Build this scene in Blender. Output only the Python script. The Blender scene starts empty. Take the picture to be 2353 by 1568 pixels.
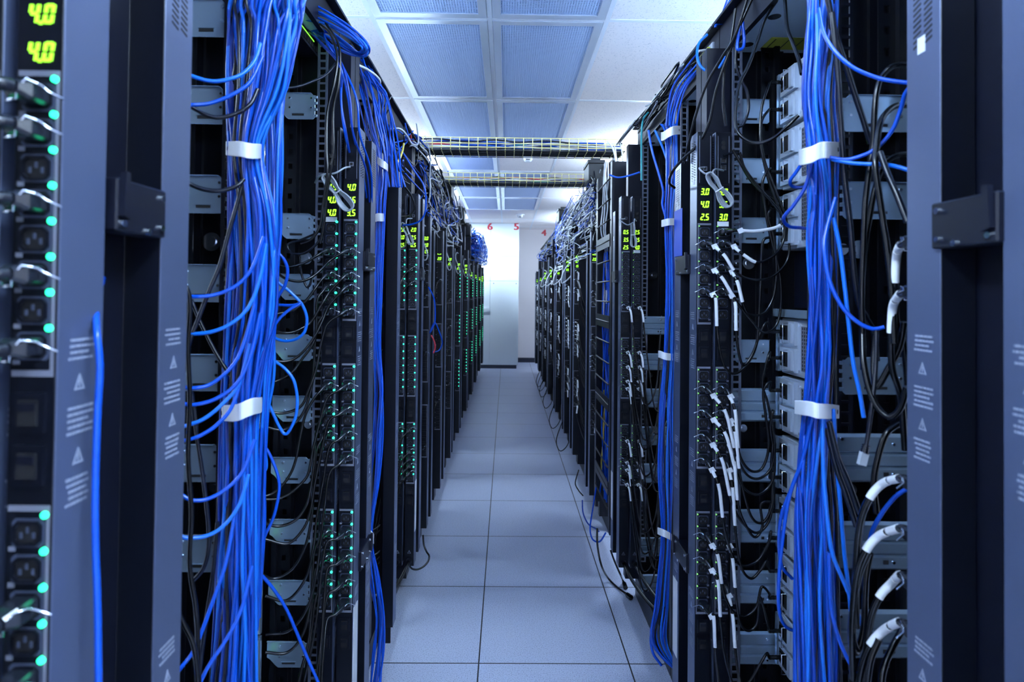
import bpy, bmesh, math, random
from mathutils import Vector, Matrix
random.seed(11)
SC = bpy.context.scene
COL = SC.collection
PI = math.pi
ORD = ('first second third fourth fifth sixth seventh eighth ninth tenth eleventh twelfth thirteenth fourteenth fifteenth '
       'sixteenth seventeenth eighteenth nineteenth twentieth').split()

# ------------------------------------------------------------------ camera
F, PCX, PCY, CH = 1322.2, 1177.83, 653.28, 1.5005
RT = Matrix(((0.99988799, 0.01066721, 0.01049846), (-0.01066721, 0.01588731, 0.99981689), (0.01049846, -0.99981689, 0.01599932)))
cam = bpy.data.cameras.new('camera')
camo = bpy.data.objects.new('camera', cam)
COL.objects.link(camo)
r, d, f = (Vector((RT[i][j] for i in range(3))) for j in range(3))
camo.matrix_world = Matrix(((r.x, -d.x, -f.x, 0), (r.y, -d.y, -f.y, 0), (r.z, -d.z, -f.z, CH), (0, 0, 0, 1)))
cam.sensor_width = 36
cam.lens = F / 2353 * 36
cam.shift_x = -(PCX - 1176.5) / 2353
cam.shift_y = (PCY - 784) / 2353
cam.clip_start = 0.05
cam.dof.use_dof = True
cam.dof.focus_distance = 2.1
cam.dof.aperture_fstop = 4.5
SC.camera = camo


def at(px, py, Y):
    """the point of the room at depth Y seen at photo pixel px, py"""
    v = RT @ Vector(((px - PCX) / F, (py - PCY) / F, 1))
    return v * (Y / v.y) + Vector((0, 0, CH))


def zat(py, Y):
    return at(1164, py, Y).z


# ------------------------------------------------------------------ materials
def mat(name, col, rough=.5, metal=0., spec=.5, emit=None, es=1., noise=0., nscale=60., coat=0.):
    m = bpy.data.materials.new(name)
    m.use_nodes = True
    nt = m.node_tree
    b = nt.nodes['Principled BSDF']
    b.inputs['Base Color'].default_value = (*col, 1)
    b.inputs['Roughness'].default_value = rough
    b.inputs['Metallic'].default_value = metal
    b.inputs['Specular IOR Level'].default_value = spec
    b.inputs['Coat Weight'].default_value = coat
    if emit:
        b.inputs['Emission Color'].default_value = (*emit, 1)
        b.inputs['Emission Strength'].default_value = es
    if noise:
        tc = nt.nodes.new('ShaderNodeTexCoord')
        n = nt.nodes.new('ShaderNodeTexNoise')
        n.inputs['Scale'].default_value = nscale
        n.inputs['Detail'].default_value = 4
        mx = nt.nodes.new('ShaderNodeMapRange')
        mx.inputs['To Min'].default_value = max(.03, rough - noise)
        mx.inputs['To Max'].default_value = rough + noise
        nt.links.new(tc.outputs['Object'], n.inputs['Vector'])
        nt.links.new(n.outputs['Fac'], mx.inputs['Value'])
        nt.links.new(mx.outputs['Result'], b.inputs['Roughness'])
    return m


LAMP = 80


def nosample(m):
    try:
        m.cycles.emission_sampling = 'NONE'
    except Exception:
        pass
    return m


M = dict(
    rack=mat('rack_black', (.003, .004, .011), .40, 0, .32),
    inner=mat('rack_inner', (.002, .0025, .005), .36, 0, .3),
    pdu=mat('strip_black', (.003, .004, .009), .34, 0, .35),
    side=mat('strip_side', (.080, .102, .178), .38, .35, .5, noise=.06, nscale=300),
    bezel=mat('outlet_bezel', (.045, .056, .095), .4),
    grey=mat('grey_plastic', (.16, .17, .22), .5),
    galv=mat('galvanised', (.40, .53, .68), .27, .7, .5),
    zinc=mat('zinc_sheet', (.52, .66, .80), .38, .25),
    chassis=mat('server_steel', (.50, .56, .66), .34, .5, .5),
    railm=mat('rail_steel', (.20, .22, .29), .35, .7),
    screw=mat('screw_steel', (.75, .80, .88), .18, 1.),
    wire=mat('bail_wire', (.72, .76, .84), .15, 1.),
    black=mat('cord_black', (.002, .0025, .004), .20, 0, .4),
    black2=mat('cable_black', (.004, .006, .014), .25, 0, .4),
    blue=mat('cable_blue', (.002, .070, .50), .25, 0, .45),
    blue2=mat('cable_deep_blue', (.002, .040, .32), .30, 0, .4),
    blue3=mat('cable_light_blue', (.006, .14, .64), .28, 0, .4),
    white=mat('cable_white', (.72, .75, .80), .4),
    silver=mat('phone_cord_grey', (.38, .41, .46), .3, .1),
    red=mat('cable_red', (.5, .03, .05), .35),
    yellow=mat('cable_yellow', (.75, .62, .12), .35),
    teal=mat('cable_teal', (.05, .45, .5), .35),
    label=mat('paper_label', (.80, .82, .86), .6),
    clip=mat('white_strap', (.78, .80, .85), .45),
    ylab=mat('yellow_sticker', (.42, .44, .06), .5),
    tape=mat('blue_tape', (.01, .07, .50), .6),
    ink=mat('print_ink', (.24, .27, .36), .6),
    dark=mat('recess', (.003, .003, .005), .6),
    clear=mat('clear_plug', (.55, .60, .68), .12, .3),
    wallm=mat('wall_paint', (.86, .80, .80), .7, noise=.05),
    cab=mat('cabinet_paint', (.78, .84, .88), .55),
    seam=mat('seam_grey', (.45, .50, .58), .6),
    base=mat('baseboard', (.03, .035, .06), .5),
    redn=mat('numeral_red', (.58, .03, .05), .5),
    tbar=mat('ceiling_bar', (.80, .82, .88), .4),
    frame=mat('panel_frame', (.66, .71, .82), .22, .35),
    core=mat('egg_crate', (.46, .57, .80), .45),
    plen=mat('plenum', (.05, .09, .20), .7),
    tray=mat('tray_yellow', (.80, .72, .30), .4),
    traydark=mat('tray_bottom', (.02, .022, .03), .5),
    pvc=mat('detector_white', (.82, .84, .88), .4),
)
M['led'] = nosample(mat('led_green', (.02, .2, .1), .4, emit=(.02, 1., .42), es=3.2))
M['dim'] = nosample(mat('led_dim', (.05, .2, .05), .4, emit=(.35, 1., .25), es=.5))
M['digit'] = nosample(mat('digit_green', (.1, .3, .02), .4, emit=(.32, 1., .03), es=1.7))
M['glow'] = nosample(mat('green_led_and_reflection', (.1, .4, .05), .4, emit=(.25, 1., .06), es=1.2))  # server status LEDs, and LED reflections drawn under the switch
M['lampd'] = mat('lamp_diffuser_dim', (.9, .9, .9), .5, emit=(.60, .79, 1.), es=LAMP * .55)
M['lamp'] = mat('lamp_diffuser', (.9, .9, .9), .5, emit=(.60, .79, 1.), es=LAMP)


def tile_mat(name, ox, oy, sx, sy, gap, base, gapc, speck, rough, dots):
    m = bpy.data.materials.new(name)
    m.use_nodes = True
    nt = m.node_tree
    N, L = nt.nodes, nt.links
    b = N['Principled BSDF']
    tc = N.new('ShaderNodeTexCoord')
    sep = N.new('ShaderNodeSeparateXYZ')
    L.new(tc.outputs['Object'], sep.inputs[0])

    def mth(op, a, c=None):
        n = N.new('ShaderNodeMath')
        n.operation = op
        for i, q in enumerate((a, c)):
            if q is None:
                continue
            if isinstance(q, (int, float)):
                n.inputs[i].default_value = q
            else:
                L.new(q, n.inputs[i])
        return n.outputs[0]

    def line(o, off, step):
        u = mth('FRACT', mth('DIVIDE', mth('SUBTRACT', o, off - 100 * step), step))
        return mth('LESS_THAN', mth('MINIMUM', u, mth('SUBTRACT', 1., u)), gap / step)
    g = mth('MAXIMUM', line(sep.outputs[0], ox, sx), line(sep.outputs[1], oy, sy)) if gap else None
    n1 = N.new('ShaderNodeTexNoise')
    n1.inputs['Scale'].default_value = dots
    n1.inputs['Detail'].default_value = 3
    n1.inputs['Roughness'].default_value = .7
    L.new(tc.outputs['Object'], n1.inputs['Vector'])
    cr = N.new('ShaderNodeValToRGB')
    cr.color_ramp.elements[0].position = .36 if gap else .33
    cr.color_ramp.elements[1].position = .50 if gap else .40
    cr.color_ramp.elements[0].color = (*speck, 1)
    cr.color_ramp.elements[1].color = (*base, 1)
    L.new(n1.outputs['Fac'], cr.inputs[0])
    out = cr.outputs[0]
    n2 = N.new('ShaderNodeTexNoise')
    n2.inputs['Scale'].default_value = 2.2
    L.new(tc.outputs['Object'], n2.inputs['Vector'])
    rr = N.new('ShaderNodeMapRange')
    rr.inputs['To Min'].default_value = rough - .1
    rr.inputs['To Max'].default_value = rough + .12
    L.new(n2.outputs['Fac'], rr.inputs['Value'])
    L.new(rr.outputs[0], b.inputs['Roughness'])
    if g is not None:
        mx = N.new('ShaderNodeMixRGB')
        L.new(g, mx.inputs[0])
        L.new(out, mx.inputs[1])
        mx.inputs[2].default_value = (*gapc, 1)
        out = mx.outputs[0]
    L.new(out, b.inputs['Base Color'])
    return m


M['floor'] = tile_mat('floor_tile', -.0962, 2.356, .61, .61, .0028, (.55, .60, .76), (.012, .012, .016), (.27, .31, .45), .42, 210)
M['ceil'] = tile_mat('ceiling_tile', 0, 0, 1, 1, 0, (.90, .83, .82), (0, 0, 0), (.40, .40, .45), .8, 130)


# ------------------------------------------------------------------ mesh builder
class MB:
    def __init__(s):
        s.v, s.f, s.m, s.sm = [], [], [], []

    def add(s, vs, fs, mi=0, smooth=False):
        o = len(s.v)
        s.v += [tuple(p) for p in vs]
        for q in fs:
            s.f.append([o + i for i in q])
            s.m.append(mi)
            s.sm.append(smooth)
        return s

    def box(s, x0, x1, y0, y1, z0, z1, mi=0):
        return s.add([(x, y, z) for x in (x0, x1) for y in (y0, y1) for z in (z0, z1)],
                     [(0, 1, 3, 2), (4, 6, 7, 5), (0, 4, 5, 1), (2, 3, 7, 6), (0, 2, 6, 4), (1, 5, 7, 3)], mi)

    def prism(s, poly, axis, a0, a1, mi=0):
        n = len(poly)
        w = {'x': lambda u, v, a: (a, u, v), 'y': lambda u, v, a: (u, a, v), 'z': lambda u, v, a: (u, v, a)}[axis]
        vs = [w(u, v, a0) for u, v in poly] + [w(u, v, a1) for u, v in poly]
        return s.add(vs, [list(range(n)), list(range(2 * n - 1, n - 1, -1))] + [(i, (i + 1) % n, n + (i + 1) % n, n + i) for i in range(n)], mi)

    def ring(s, po, pi_, axis, a0, a1, mi=0):
        """a frame between two polygons with the same number of points"""
        n = len(po)
        w = {'x': lambda u, v, a: (a, u, v), 'y': lambda u, v, a: (u, a, v), 'z': lambda u, v, a: (u, v, a)}[axis]
        vs = [w(u, v, a) for a in (a0, a1) for P in (po, pi_) for u, v in P]
        fs = []
        for i in range(n):
            j = (i + 1) % n
            fs += [(i, j, n + j, n + i), (2 * n + i, 3 * n + i, 3 * n + j, 2 * n + j), (i, 2 * n + i, 2 * n + j, j), (n + i, n + j, 3 * n + j, 3 * n + i)]
        return s.add(vs, fs, mi)

    def cyl(s, p0, p1, r0, r1=None, n=12, mi=0):
        r1 = r0 if r1 is None else r1
        p0, p1 = Vector(p0), Vector(p1)
        a = (p1 - p0).normalized()
        u = a.orthogonal().normalized()
        w = a.cross(u)
        vs = [p + (u * math.cos(t) + w * math.sin(t)) * q for p, q in ((p0, r0), (p1, r1)) for t in (2 * PI * i / n for i in range(n))]
        s.add(vs, [(i, (i + 1) % n, n + (i + 1) % n, n + i) for i in range(n)], mi, True)
        return s.add(vs, [list(range(n - 1, -1, -1)), list(range(n, 2 * n))], mi)

    def tube(s, pts, r, n=8, mi=0):
        P = [Vector(p) for p in pts]
        t0 = (P[1] - P[0]).normalized()
        u = t0.orthogonal().normalized()
        vs = []
        for i, p in enumerate(P):
            t = (P[min(i + 1, len(P) - 1)] - P[max(i - 1, 0)])
            t = t.normalized() if t.length > 1e-9 else t0
            u = (u - t * u.dot(t))
            u = u.normalized() if u.length > 1e-6 else t.orthogonal().normalized()
            w = t.cross(u)
            rr = r[i] if isinstance(r, (list, tuple)) else r
            vs += [p + (u * math.cos(2 * PI * k / n) + w * math.sin(2 * PI * k / n)) * rr for k in range(n)]
        m = len(P)
        fs = [(i * n + k, i * n + (k + 1) % n, (i + 1) * n + (k + 1) % n, (i + 1) * n + k) for i in range(m - 1) for k in range(n)]
        s.add(vs, fs, mi, True)
        return s.add(vs[:n] + vs[-n:], [list(range(n - 1, -1, -1)), list(range(n, 2 * n))], mi)

    def ribbon(s, path, h, t, mi=0):
        """a flat band standing on edge (height h) along a path"""
        vs = []
        P = [Vector(p) for p in path]
        for i, p in enumerate(P):
            d = P[min(i + 1, len(P) - 1)] - P[max(i - 1, 0)]
            nn = Vector((-d.y, d.x, 0)).normalized() * t / 2
            for a, b in ((1, -1), (1, 1), (-1, 1), (-1, -1)):
                vs.append(p + nn * a + Vector((0, 0, b * h / 2)))
        m = len(P)
        fs = [(i * 4 + k, i * 4 + (k + 1) % 4, i * 4 + 4 + (k + 1) % 4, i * 4 + 4 + k) for i in range(m - 1) for k in range(4)]
        return s.add(vs, fs + [(3, 2, 1, 0), (4 * m - 4, 4 * m - 3, 4 * m - 2, 4 * m - 1)], mi)

    def mesh(s, name, mats):
        me = bpy.data.meshes.new(name)
        me.from_pydata(s.v, [], s.f)
        for m in (mats if isinstance(mats, (list, tuple)) else [mats]):
            me.materials.append(M[m] if isinstance(m, str) else m)
        me.polygons.foreach_set('material_index', s.m)
        me.polygons.foreach_set('use_smooth', s.sm)
        bm = bmesh.new()
        bm.from_mesh(me)
        bmesh.ops.recalc_face_normals(bm, faces=bm.faces)
        bm.to_mesh(me)
        bm.free()
        return me


def ob(name, me, parent=None, loc=None):
    o = bpy.data.objects.new(name, me)
    COL.objects.link(o)
    if parent is not None:
        o.parent = parent
    if loc is not None:
        o.location = loc
    return o


def tag(o, label, cat, group=None, kind=None):
    if label:
        o['label'] = label
    if cat:
        o['category'] = cat
    if group:
        o['group'] = group
    if kind:
        o['kind'] = kind
    return o


def thing(name, label, cat, loc=(0, 0, 0), group=None):
    return tag(ob(name, None, None, loc), label, cat, group)


def bevel(o, w, seg=2):
    b = o.modifiers.new('bevel', 'BEVEL')
    b.width = w
    b.segments = seg
    b.limit_method = 'ANGLE'
    return o


def dup(o, loc, parent=None, **props):
    c = o.copy()
    COL.objects.link(c)
    if parent is not None:
        c.parent = parent
    else:
        c.location = loc
    for k, v in props.items():
        c[k] = v
    for ch in o.children:
        dup(ch, None, c)
    return c


def smooth_path(pts, seg=6):
    P = [Vector(p) for p in pts]
    if len(P) < 3:
        return P
    out = []
    Q = [P[0] * 2 - P[1]] + P + [P[-1] * 2 - P[-2]]
    for i in range(1, len(Q) - 2):
        a, b, c, d_ = Q[i - 1:i + 3]
        for k in range(seg):
            t = k / seg
            out.append(.5 * ((2 * b) + (c - a) * t + (2 * a - 5 * b + 4 * c - d_) * t * t + (3 * b - a - 3 * c + d_) * t ** 3))
    out.append(P[-1])
    return out


def cable(name, pts, r, m, label, cat='cable', group=None, n=8, seg=6):
    o0 = Vector(pts[0])
    p = smooth_path([Vector(q) - o0 for q in pts], seg)
    return tag(ob(name, MB().tube(p, r, n).mesh(name, m), None, o0), label, cat, group)


def struct(name, me, loc=None, parent=None):
    o = ob(name, me, parent, loc)
    o['kind'] = 'structure'
    return o

# ------------------------------------------------------------------ the room
CZ = 2.904
XL = [-3.0965, -2.497, -1.8975, -1.298, -.6985, -.0998, .5, 1.0995, 1.699, 2.2985, 2.898, 3.4975]
YL = [-1.962, -.742, .478, 1.698, 2.918, 4.138, 5.358, 6.578, 7.188, 8.408, 9.628, 10.848, 12.068, 12.56]
RX0, RX1, RY0, RY1 = -3.0965, 3.4975, -1.962, 12.56
struct('floor', MB().box(RX0, RX1, RY0, RY1, -.05, 0).mesh('floor', 'floor'))
struct('wall_back', MB().box(RX0, RX1, RY1, RY1 + .1, 0, 3.3).mesh('wall', 'wallm'))
struct('wall_front', MB().box(RX0, RX1, RY0 - .1, RY0, 0, 3.3).mesh('wall', 'wallm'))
struct('wall_left', MB().box(RX0 - .1, RX0, RY0, RY1, 0, 3.3).mesh('wall', 'wallm'))
struct('wall_right', MB().box(RX1, RX1 + .1, RY0, RY1, 0, 3.3).mesh('wall', 'wallm'))
struct('baseboard_back', MB().box(.22, RX1, RY1 - .014, RY1, .0, .10).mesh('baseboard', 'base'))
grille, light_cells = set(), set()
for j in range(1, 10):
    for i in (4, 5):
        if not (j == 6 and i == 5):
            grille.add((i, j))
light_cells |= {(3, 6), (3, 10), (3, 1), (6, 1)}  # near pair is out of view, added to light the near racks
cm, bars = MB(), MB()
for i in range(len(XL) - 1):
    for j in range(len(YL) - 1):
        if (i, j) in grille or (i, j) in light_cells:
            continue
        cm.box(XL[i], XL[i + 1], YL[j], YL[j + 1], CZ, CZ + .012)
struct('ceiling', cm.mesh('ceiling', 'ceil'))
for k, x in enumerate(XL[1:-1]):
    bars.box(x - .0125, x + .0125, RY0, RY1, CZ - .003, CZ + .03)
for y in YL[1:-1]:
    bars.box(RX0, RX1, y - .0125, y + .0125, CZ - .0035, CZ + .03)
struct('trim_1', bars.mesh('ceiling_grid', 'tbar'))
struct('ceiling_plenum', MB().box(RX0, RX1, RY0, RY1, 3.25, 3.3).mesh('plenum', 'plen'))
# perforated return air panels
cache = {}
rows_said = ['above the camera', 'just past the camera', 'second row', 'third row', 'fourth row', 'beside the round detector', 'short row', 'next to last row', 'last row']
for (i, j) in sorted(grille, key=lambda q: (q[1], q[0])):
    x0, x1, y0, y1 = XL[i] + .014, XL[i + 1] - .014, YL[j] + .014, YL[j + 1] - .014
    W, D_ = x1 - x0, y1 - y0
    key = round(D_, 2)
    if key not in cache:
        fr = MB()
        po = [(0, 0), (W, 0), (W, D_), (0, D_)]
        b_ = .042
        fr.ring(po, [(b_, b_), (W - b_, b_), (W - b_, D_ - b_), (b_, D_ - b_)], 'z', -.006, .012)
        co = MB()
        p, w = .0127, .0056
        nx, ny = int((W - 2 * b_) / p), int((D_ - 2 * b_) / p)
        px, py = (W - 2 * b_) / nx, (D_ - 2 * b_) / ny
        for k in range(nx + 1):
            co.box(b_ + k * px - w / 2, b_ + k * px + w / 2, b_ - .004, D_ - b_ + .004, -.001, .005)
        for k in range(ny + 1):
            co.box(b_ - .004, W - b_ + .004, b_ + k * py - w / 2, b_ + k * py + w / 2, -.0006, .0046)
        cache[key] = (fr.mesh('frame', 'frame'), co.mesh('perforated_sheet', 'core'))
    side = ('left of two' if i == 4 else 'right of two')
    t = thing('air_return_panel', f'blue perforated ceiling panel in white frame, {side}, {rows_said[j - 1]}', 'ceiling panel', (x0, y0, CZ - .001), 'perforated ceiling panels over the aisle')
    ob('frame', cache[key][0], t)
    ob('perforated_sheet', cache[key][1], t)
# recessed lights
for (i, j) in sorted(light_cells):
    x0, x1, y0, y1 = XL[i] + .013, XL[i + 1] - .013, YL[j] + .013, YL[j + 1] - .013
    seen = j in (6, 10, 11)
    where = {6: 'over the green lit row past the near tray', 10: 'far off over the end of the green lit row', 11: 'in front of the back wall'}.get(j)
    t = thing('ceiling_light', f'glaring recessed ceiling light {where}' if seen else
              'unseen recessed ceiling light above the near racks', 'ceiling light', ((x0 + x1) / 2, (y0 + y1) / 2, CZ), None if seen else 'unseen recessed ceiling lights above the near racks')
    W, D_ = (x1 - x0) / 2, (y1 - y0) / 2
    ob('frame', MB().ring([(-W, -D_), (W, -D_), (W, D_), (-W, D_)], [(-W + .03, -D_ + .03), (W - .03, -D_ + .03), (W - .03, D_ - .03), (-W + .03, D_ - .03)], 'z', -.003, .05).mesh('frame', 'tbar'), t)
    ob('diffuser', MB().box(-W + .03, W - .03, -D_ + .03, D_ - .03, .006, .012).mesh('diffuser', 'lampd' if j < 2 else 'lamp'), t)
# unseen strip lights over the rack rows, most added to brighten the ceiling
for x, y0, y1 in [(x, y, y + 1.22) for x in (-1.25, 1.32) for y in (-1.7, -.3, 1.1, 2.5, 5.0, 7.4)] + [(1.32, 9.9, 11.12)] + [(x, y, y + 1.22) for x in (-2.3, 2.5) for y in (.2, 1.9, 3.8)]:
    t = thing('unseen_strip_light', 'long unseen strip light hanging above the rack tops', 'strip light', (x, y0, 2.64 if abs(x) < 2 else 2.45), 'unseen strip lights hung above the racks')
    L_ = y1 - y0
    if y0 < 4.9 and abs(x) < 2:  # hood added to keep the near strips' light off the ceiling
        ob('reflector', MB().prism([(-.10, -.012), (-.06, .034), (.06, .034), (.10, -.012), (.10, -.008), (.062, .038), (-.062, .038), (-.10, -.008)], 'y', 0, L_).mesh('reflector', 'pvc'), t)
    ob('body', MB().prism([(-.02, .035), (.02, .035), (.025, .0), (-.025, 0)], 'y', 0, L_).mesh('body', 'pvc'), t)
    for q in (-.045, .045):
        ob('lamp_tube', MB().cyl((q, .02, .012), (q, L_ - .02, .012), .019).mesh('lamp_tube', 'lamp'), t)
    for yy in (.15, L_ - .15):
        ob('hanger', MB().cyl((0, yy, .034), (0, yy, .264 if abs(x) < 2 else .454), .004, n=6).mesh('hanger', 'wire'), t)
# smoke detectors
for x, y, l in ((.204, 5.84, 'round white smoke detector on ceiling between the two cable trays'), (.227, 10.2, 'small white ceiling detector near the far wall')):
    t = thing('smoke_detector', l, 'smoke detector', (x, y, CZ))
    ob('mounting_plate', MB().cyl((0, 0, -.012), (0, 0, 0), .075, .08, 28).mesh('plate', 'pvc'), t)
    ob('body', MB().cyl((0, 0, -.05), (0, 0, -.012), .042, .054, 28).cyl((0, 0, -.062), (0, 0, -.05), .028, .04, 24).mesh('body', 'pvc'), t)
    ob('sensor_window', MB().box(-.02, .02, -.046, -.036, -.05, -.043).mesh('sensor', 'dark'), t)
# the tall cooling cabinet at the end of the aisle
t = thing('cooling_cabinet', 'tall white cabinet reaching the ceiling at the far end of aisle', 'cabinet', (-.9, 11.48, 0))
X1c, Hc = .243 + .9, CZ - .002


def cpanel(name, x0, x1, z0, z1, th=.02, m='cab'):
    return bevel(ob(name, MB().box(x0, x1, 0, th, z0, z1).mesh(name, m), t), .003, 1)


ob('body', MB().box(0, X1c, .021, RY1 - 11.48 - .001, .07, Hc).mesh('body', 'cab'), t)
ob('plinth', MB().box(0, X1c - .03, .012, 1.0, 0, .07).mesh('plinth', 'base'), t)
xs, g_ = .573, .003
cpanel('upper_panel', g_, xs - g_, 2.236, Hc - .002)
cpanel('upper_panel', xs + g_, X1c, 2.236, Hc - .002)
cpanel('middle_panel', g_, xs - g_, 1.745, 2.230)
cpanel('middle_panel', xs + g_, X1c, 1.745, 2.230)
dr = cpanel('door', xs + g_, X1c, .074, 1.739)
for x in (xs + .07, X1c - .05):
    ob('latch', MB().cyl((x, -.005, 1.695), (x, .001, 1.695), .011).mesh('latch', 'grey'), dr)
cpanel('lower_panel', g_, xs - g_, .62, 1.739)
cpanel('lower_panel', g_, xs - g_, .074, .614)
ob('handle', MB().box(.40, xs - .01, -.03, 0, 1.13, 1.20).box(.40, xs - .01, -.034, -.028, 1.15, 1.18).mesh('handle', 'cab'), t)
for ch, x, y, z, l in (('6', -.342, 11.479, 2.823, 'red number 6 near the top of the white cabinet'), ('5', .186, 11.479, 2.828, 'red number 5 at the top corner of the white cabinet'), ('4', .807, 12.559, 2.825, 'red number 4 high on the back wall')):
    c = bpy.data.curves.new('numeral', 'FONT')
    c.body = ch
    c.size = .19
    c.extrude = .0006
    c.align_x = c.align_y = 'CENTER'
    tmp = bpy.data.objects.new('numeral', c)
    COL.objects.link(tmp)
    bpy.context.view_layer.update()
    me = bpy.data.meshes.new_from_object(tmp.evaluated_get(bpy.context.evaluated_depsgraph_get()))
    bpy.data.objects.remove(tmp)
    bm = bmesh.new()
    for q, dx in enumerate((-.009, -.006, -.003, 0, .003, .006, .009)):
        n0 = len(bm.verts)
        bm.from_mesh(me)
        bm.verts.ensure_lookup_table()
        for v in bm.verts[n0:]:
            v.co.x += dx
            v.co.z += .00012 * q
    bm.to_mesh(me)
    bm.free()
    me.materials.clear()
    me.materials.append(M['redn'])
    o = tag(ob('number_sign', me, None, (x, y, z)), l, 'number sign')
    o.rotation_euler = (PI / 2, 0, 0)
    o.scale = (1.12, 1, 1)

# ------------------------------------------------------------------ cable trays across the aisle
for Y, said, n_ in ((3.14, 'near', 26), (4.07, 'far', 20)):
    xa, xb, z0, z1, dy = -.515, .645, 2.283, 2.352, .16
    pos = 'crossing the aisle in front of the smoke detector' if said == 'near' else 'crossing the aisle beyond the smoke detector'
    t = thing('cable_tray', f'yellow wire mesh cable tray {pos}', 'cable tray', (0, Y, 0))
    w = MB()
    k = xa
    while k < xb:
        w.tube([(k, 0, z1), (k, 0, z0), (k, dy, z0), (k, dy, z1)], .0026, 5)
        k += .05
    for y, z in ((0, z1), (0, z1 - .031), (0, z1 - .052), (dy, z1), (dy, z1 - .031), (dy, z1 - .052)):
        w.cyl((xa, y, z), (xb, y, z), .0026, n=5)
    ob('wire_mesh', w.mesh('wire_mesh', 'tray'), t)
    bw = MB()
    for q in range(5):
        bw.cyl((xa, dy * q / 4, z0), (xb, dy * q / 4, z0), .0022, n=5)
    ob('bottom_wires', bw.mesh('bottom_wires', 'traydark'), t)
    ob('bottom_liner', MB().box(xa, xb, .008, dy - .006, z0 + .004, z0 + .010).mesh('bottom_liner', 'traydark'), t)
    cols = ['blue', 'white', 'blue2', 'white', 'teal', 'white', 'black2', 'blue', 'white', 'yellow', 'white', 'blue', 'white', 'black2', 'silver', 'blue2', 'white', 'red', 'white', 'blue', 'silver', 'white', 'teal', 'white', 'blue', 'white']
    for i in range(n_):
        pts = []
        y_, z_ = random.uniform(.012, dy - .012), random.uniform(z0 + .018, z1 - (.012 if said == 'near' else .03))
        for q in range(9):
            pts.append((-.5 + 1.13 * q / 8, Y + min(dy - .012, max(.012, y_ + random.uniform(-.03, .03))), min(z1 - .008, max(z0 + .017, z_ + random.uniform(-.012, .012)))))
        c_ = cols[i]
        nm = {'blue': 'blue', 'blue2': 'blue', 'white': 'white', 'black2': 'black', 'teal': 'teal', 'yellow': 'yellow', 'silver': 'grey', 'red': 'red'}[c_]
        cable('network_cable', pts, .0042, c_, f'{nm} cable lying in the {said}er yellow wire tray' if said == 'near' else f'{nm} cable lying in the farther yellow wire tray', 'cable', f'{nm} cables in the {said} cable tray', 6, 4)

MC = {}


def pm(key, fn):
    if key not in MC:
        MC[key] = fn()
    return MC[key]


# ------------------------------------------------------------------ racks
XF = {-1: .53, 1: .66}          # aisle face of the frames
XA = {-1: .43, 1: .552}         # aisle face of the power strips
ROW = {-1: 'green lit row', 1: 'sleeved plug row'}


def ladder(a0, a1, y0, y1, z0, z1, s, step=.0222, web=.006, slot=.55):
    """a slotted upright: two stiles and rungs"""
    m = MB()
    w = (a1 - a0) * (1 - slot) / 2
    m.box(s * a0, s * (a0 + w), y0, y1, z0, z1)
    m.box(s * (a1 - w), s * a1, y0, y1, z0, z1)
    z = z0
    while z < z1:
        m.box(s * (a0 + w), s * (a1 - w), y0, y1, z, min(z + web, z1))
        z += step
    return m


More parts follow.
